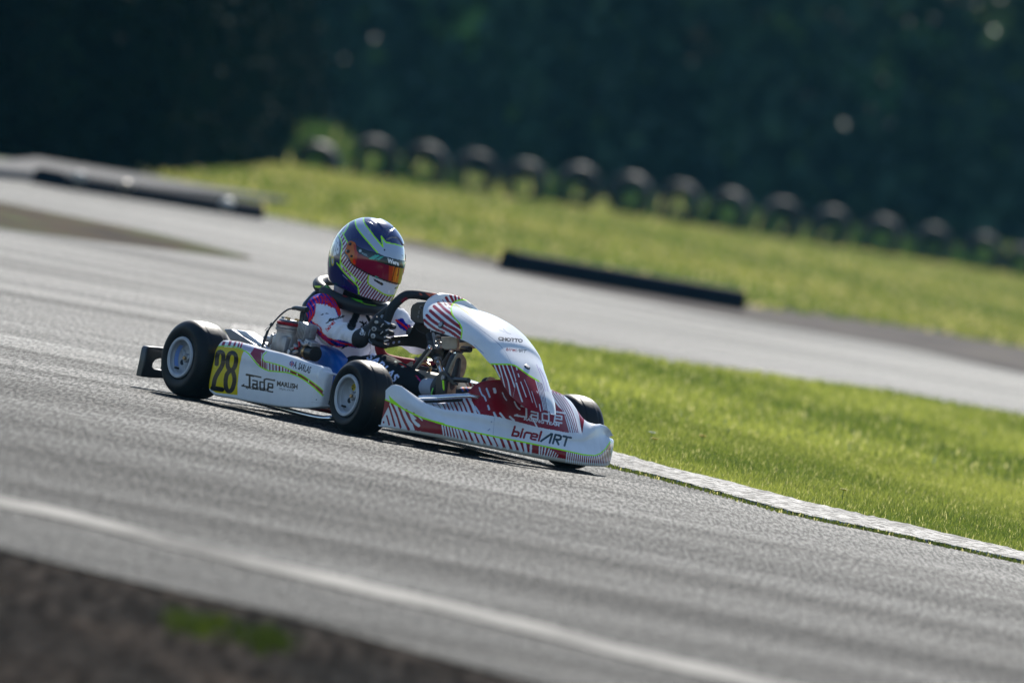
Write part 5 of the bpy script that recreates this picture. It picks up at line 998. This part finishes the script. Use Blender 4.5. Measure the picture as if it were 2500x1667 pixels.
a = blob('rib_protector', [[(T(757, 750, -.10), .030), (T(775, 726, -.08), .026), (T(795, 716, -.03), .026)], [(T(757, 750, -.10), .030), (np.array([.09, -.1, .27]), .045)]], .004, M['black'], person, 1)
# ---- helmet
hc = T(897, 628, 0); pt = math.radians(14); hf = np.array([math.cos(pt), 0, -math.sin(pt)]); hu = np.array([math.sin(pt), 0, math.cos(pt)]); hl_ = np.array([0, 1, 0])
prof = np.array([(.1385, .0, .0, .0), (.1375, .018, .02, .017), (.133, .042, .044, .038), (.120, .070, .074, .064), (.098, .098, .099, .090), (.068, .120, .119, .109), (.034, .134, .131, .121), (0, .141, .136, .126), (-.034, .145, .134, .127), (-.066, .150, .126, .122), (-.098, .156, .112, .113), (-.128, .156, .098, .101), (-.150, .150, .090, .092), (-.164, .142, .086, .086), (-.168, .132, .078, .078), (-.166, .110, .062, .062)])
PR = CRV(prof, 18); nh = len(PR); na = 420
an = np.linspace(0, 2*np.pi, na, endpoint=False); ca, sa = np.cos(an), np.sin(an)
ex = 2/2.15; cx_ = np.sign(ca)*np.abs(ca)**ex; sx_ = np.sign(sa)*np.abs(sa)**ex
def helm(scale=1.0, off=0.0):
    H_ = PR[:, 0:1]*np.ones((1, na)); A_ = np.where(ca > 0, PR[:, 1:2], PR[:, 2:3])
    hx = A_*cx_[None]; hy = PR[:, 3:4]*sx_[None]
    P = hc+hx[..., None]*hf+hy[..., None]*hl_+H_[..., None]*hu
    return P
HP = helm()
pa, pb = np.array(T(820, 672, 0)), np.array(T(946, 744, 0)); dn = pb-pa; dn /= np.linalg.norm(dn); nn_ = np.cross(dn, np.array([0, 1., 0])); nn_ = nn_ if nn_[2] > 0 else -nn_
dd = (HP-pa)@nn_; HP = HP-np.where(dd < 0, dd, 0)[..., None]*nn_
# raised air spoilers on the crown
c = cH; pxh = PJ(HP.reshape(-1, 3)); sp1 = inpoly(pxh, CRV(c((930, 130), (1040, 300), (1150, 270), (1220, 265), (1130, 350), (1090, 460), (1180, 430), (1290, 450), (1370, 560), (1410, 500), (1320, 310), (1120, 135)), 4, closed=True)).reshape(nh, na).astype(float)
sp2 = inpoly(pxh, CRV(c((705, 160), (780, 165), (850, 200), (820, 240), (815, 310), (790, 360), (720, 260)), 4, closed=True)).reshape(nh, na).astype(float)
sp = np.clip(sp1+sp2, 0, 1)
for _ in range(2): sp = (sp+np.roll(sp, 1, 1)+np.roll(sp, -1, 1)+np.roll(sp, 1, 0)+np.roll(sp, -1, 0))/5
rad = HP-hc; rad /= np.linalg.norm(rad, axis=2, keepdims=True)+1e-9
HD = HP+rad*(sp*.0045)[..., None]
helmet = np_mesh('helmet', HD, grid_faces(nh, na, cm=True), M['helmet'], person)
if helmet.data.polygons[5000].normal.dot(Vector(rad.reshape(-1, 3)[5000])) < 0: helmet.data.flip_normals()
GYB = (.42, .50, .62); PKW = (.74, .70, .76)
vis = CRV(c((370, 640), (372, 700), (430, 760), (480, 890), (600, 980), (780, 1075), (1000, 1165), (1180, 1225), (1290, 1250), (1345, 1215), (1400, 970), (1437, 850), (1420, 832), (1250, 795), (1060, 745), (920, 690), (760, 645), (640, 600), (580, 560), (535, 500), (470, 480), (420, 515)), 4, closed=True)
striped = c((430, 180), (415, 240), (345, 370), (420, 520), (350, 700), (470, 880), (780, 1080), (770, 1230), (950, 1350), (1100, 1430), (1250, 1430), (1330, 1300), (1300, 1650), (850, 1650), (610, 1400), (600, 1290), (550, 1220), (290, 950), (300, 740), (320, 540), (250, 360), (330, 250))
def diag(px, V):
    m_ = inpoly(px, striped); u_ = ((px[:, 0]-790)*7.127*.82+(px[:, 1]-520)*7.127*.57); return m_ & (np.mod(u_, 48) < 27)
def lines(q, w_, cl, sm=True): return ('line', CRV(c(*q), 5) if sm else np.array(c(*q)), w_*1.3, cl)
HPn = [('poly', c((560, 60), (555, 180), (600, 290), (720, 440), (860, 600), (940, 690), (1060, 760), (1440, 850), (1450, 600), (1370, 590), (1220, 540), (1080, 510), (1000, 405), (1035, 590), (900, 430), (770, 260), (700, 150), (700, 50)), GYB),
       ('poly', striped, PKW), ('fn', diag, (.20, .004, .03)),
       ('poly', c((290, 860), (420, 990), (560, 1130), (545, 1220), (400, 1090), (290, 940)), PKW), ('text', 'LUKAS', c((330, 985), (470, 1120), (345, 930)), (.4, .01, .03), .04),
       ('poly', c((780, 1060), (780, 1220), (950, 1350), (1120, 1430), (1250, 1420), (1420, 1260), (1400, 1150), (1040, 1100)), (.72, .72, .76)),
       lines([(560, 60), (555, 180), (600, 290), (720, 440), (860, 600), (940, 690)], 2.6, LM), lines([(700, 60), (700, 150), (770, 260), (900, 430), (1032, 592)], 2.4, LM), lines([(1032, 592), (1005, 405), (1085, 512)], 2.4, LM, False), lines([(1085, 512), (1220, 540), (1300, 560), (1370, 592)], 2.4, LM),
       lines([(435, 170), (420, 240), (345, 370)], 2.2, LM), lines([(325, 335), (370, 430), (420, 520)], 2.2, LM), lines([(250, 360), (320, 540), (300, 740), (290, 870), (290, 940)], 2.2, LM), lines([(230, 870), (290, 950), (400, 1080), (550, 1230), (600, 1290), (612, 1405)], 2.4, LM), lines([(300, 865), (420, 1000), (560, 1140), (650, 1215)], 2, LM), lines([(560, 1130), (545, 1220)], 2, LM, False),
       lines([(785, 1085), (772, 1210), (830, 1270), (950, 1350), (1050, 1410), (1140, 1435), (1250, 1425), (1330, 1330)], 2.6, (.5, .8, .0)),
       ('text', '28', c((165, 760), (275, 700), (165, 480)), (.7, .72, .8), .04), ('disc', c((155, 835))[0], (4, 12), (.6, .5, .05)), ('disc', c((155, 835))[0], (2.2, 7), (.5, .55, .6)), lines([(135, 540), (105, 700), (110, 930)], 1.8, (.1, .45, .15)),
       ('poly', c((870, 1150), (900, 1155), (1035, 1220), (1040, 1250), (1020, 1265), (960, 1230), (880, 1180)), (.01, .01, .012)), ('poly', c((1235, 1300), (1305, 1275), (1300, 1300), (1235, 1325)), (.01, .01, .012)),
       ('disc', c((1060, 645))[0], (2.2, 2.2), (.01, .01, .012)), ('disc', c((1370, 740))[0], (1.6, 2.6), (.01, .01, .012)), lines([(335, 1080), (420, 1160)], 1.6, (.3, .33, .5)), lines([(420, 1160), (530, 1255)], 1.4, (.35, .02, .06)), ('disc', c((1140, 1370))[0], (2.4, 4), (.9, .9, .92)), lines([(420, 500), (480, 465), (600, 455)], 1.4, (.004, .005, .02))]
paint(helmet, NV, HPn, mirror='back')
# dark rubber edge trim along the helmet's lower rim
bi = int(np.argmin(np.abs(PR[:, 0]+.150))); trim = MB(); edge_loop = [HP[bi, k_]+rad[bi, k_]*.001 for k_ in range(0, na, 4)]; trim.tube(edge_loop, .0045, 8, closed=True); trim.build('edge_trim', M['black'], helmet)
# visor: a shell standing 3 mm proud of the helmet
VS = HP+rad*.0032; pv = VS.reshape(-1, 3); Wv = pv.copy(); nv = rad.reshape(-1, 3); flp = (pv[:, 1] > 0) & (nv@CAML < .02); Wv[flp, 1] *= -1
inside = inpoly(PJ(Wv), vis); Fq = grid_faces(nh, na, cm=True); keepf = inside[Fq].all(1) & (((pv-hc)@hf)[Fq].mean(1) > -.03); Fq = Fq[keepf]; used, inv = np.unique(Fq, return_inverse=True)
visor = np_mesh('visor', pv[used], inv.reshape(Fq.shape), M['visor'], helmet)
if visor.data.polygons[50].normal.dot(Vector(nv[used[inv.reshape(Fq.shape)[50][0]]])) < 0: visor.data.flip_normals()
sol = visor.modifiers.new('solid', 'SOLIDIFY'); sol.thickness = .0028; sol.offset = -1
TL = (.002, .018, .022); VR = (.24, .001, .03)  # visor colours include the mirror coating's warm reflections, painted in
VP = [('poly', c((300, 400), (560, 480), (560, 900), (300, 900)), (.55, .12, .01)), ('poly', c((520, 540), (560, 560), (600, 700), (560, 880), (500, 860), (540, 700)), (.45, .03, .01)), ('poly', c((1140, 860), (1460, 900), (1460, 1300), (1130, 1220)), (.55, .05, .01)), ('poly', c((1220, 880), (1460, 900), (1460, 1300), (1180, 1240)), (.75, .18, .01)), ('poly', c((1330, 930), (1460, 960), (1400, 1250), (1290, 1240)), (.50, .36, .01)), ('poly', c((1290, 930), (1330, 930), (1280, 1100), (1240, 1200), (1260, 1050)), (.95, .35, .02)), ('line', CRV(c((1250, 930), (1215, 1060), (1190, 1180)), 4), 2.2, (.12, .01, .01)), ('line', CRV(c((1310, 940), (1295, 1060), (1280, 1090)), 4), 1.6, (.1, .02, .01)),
      ('poly', c((560, 560), (640, 590), (760, 640), (1060, 740), (1250, 790), (1450, 825), (1440, 900), (1405, 970), (1200, 930), (1000, 870), (800, 800), (620, 710), (575, 660)), TL),
      ('poly', c((780, 795), (900, 730), (990, 735), (870, 815)), (.03, .42, .32)), ('poly', c((905, 810), (1000, 755), (1055, 755), (960, 820)), (.03, .42, .32)), ('poly', c((1365, 850), (1440, 860), (1400, 965)), (.03, .35, .28)), ('text', 'Wera', c((1110, 865), (1310, 920), (1112, 782)), (.95, .95, .95), .05),
      ('disc', c((640, 660))[0], (3.4, 3.4), (.5, .6, .65)), ('line', c((670, 690), (750, 725)), 1.4, (.3, .4, .45)), ('line', c((665, 705), (770, 760)), 1.2, (.3, .4, .45)),
      ('line', CRV(c((440, 800), (490, 890), (620, 975), (800, 1070), (1000, 1150), (1180, 1205), (1300, 1235)), 6), 3.4, TL), ('poly', c((880, 1100), (910, 1095), (965, 1125), (930, 1130)), (.03, .42, .32)), ('poly', c((965, 1140), (1010, 1145), (1000, 1160)), (.03, .42, .32)), ('poly', c((500, 860), (530, 780), (555, 860), (545, 890)), (.9, .02, .01))]
paint(visor, VR, VP, mirror='back')
hb = MB()
for (px, py), r, w_ in [(c((465, 545))[0], .0055, 1), (c((432, 665))[0], .0062, 1), (c((490, 752))[0], .0045, 1)]:
    k_ = np.argmin(np.hypot(*(PJ(Wv)-[px, py]).T)+1000*(nv@CAML < 0)); p = Vector(pv[k_]); nn2 = Vector(nv[k_])
    a = MB(); a.lathe([(0, 0), (0, r), (.0025, r), (.0035, r*.8), (.0035, 0)], p, nn2, 24); a.build('visor_screw', M['black'], visor)
a = MB(); p = Vector(pv[np.argmin(np.hypot(*(PJ(Wv)-np.array(c((405, 655))[0])).T)+1000*(nv@CAML < 0))]); a.lathe([(0, 0), (0, .0035), (.005, .003), (.005, 0)], p, Vector(nv[k_]), 16); a.build('visor_screw', M['alu'], visor)

# ------------------------------------------------------------------ hazy morning air
if True:
    m1 = MB(); m1.box((0, 125, 6), (90, 270, 14)); m1.V = [(v[0], v[1], v[2]) for v in m1.V]
    hz_ = m1.build('haze', None, smooth=False); mh = bpy.data.materials.new('haze'); mh.use_nodes = True; n_t = mh.node_tree; n_t.nodes.clear()
    vo = n_t.nodes.new('ShaderNodeVolumePrincipled'); vo.inputs['Density'].default_value = .00014; vo.inputs['Color'].default_value = (.20, .62, .90, 1); vo.inputs['Anisotropy'].default_value = .0
    om = n_t.nodes.new('ShaderNodeOutputMaterial'); n_t.links.new(vo.outputs[0], om.inputs['Volume']); hz_.data.materials.append(mh); tag(hz_, 'thin bluish air between the kart and the wood', 'haze', kind='stuff')
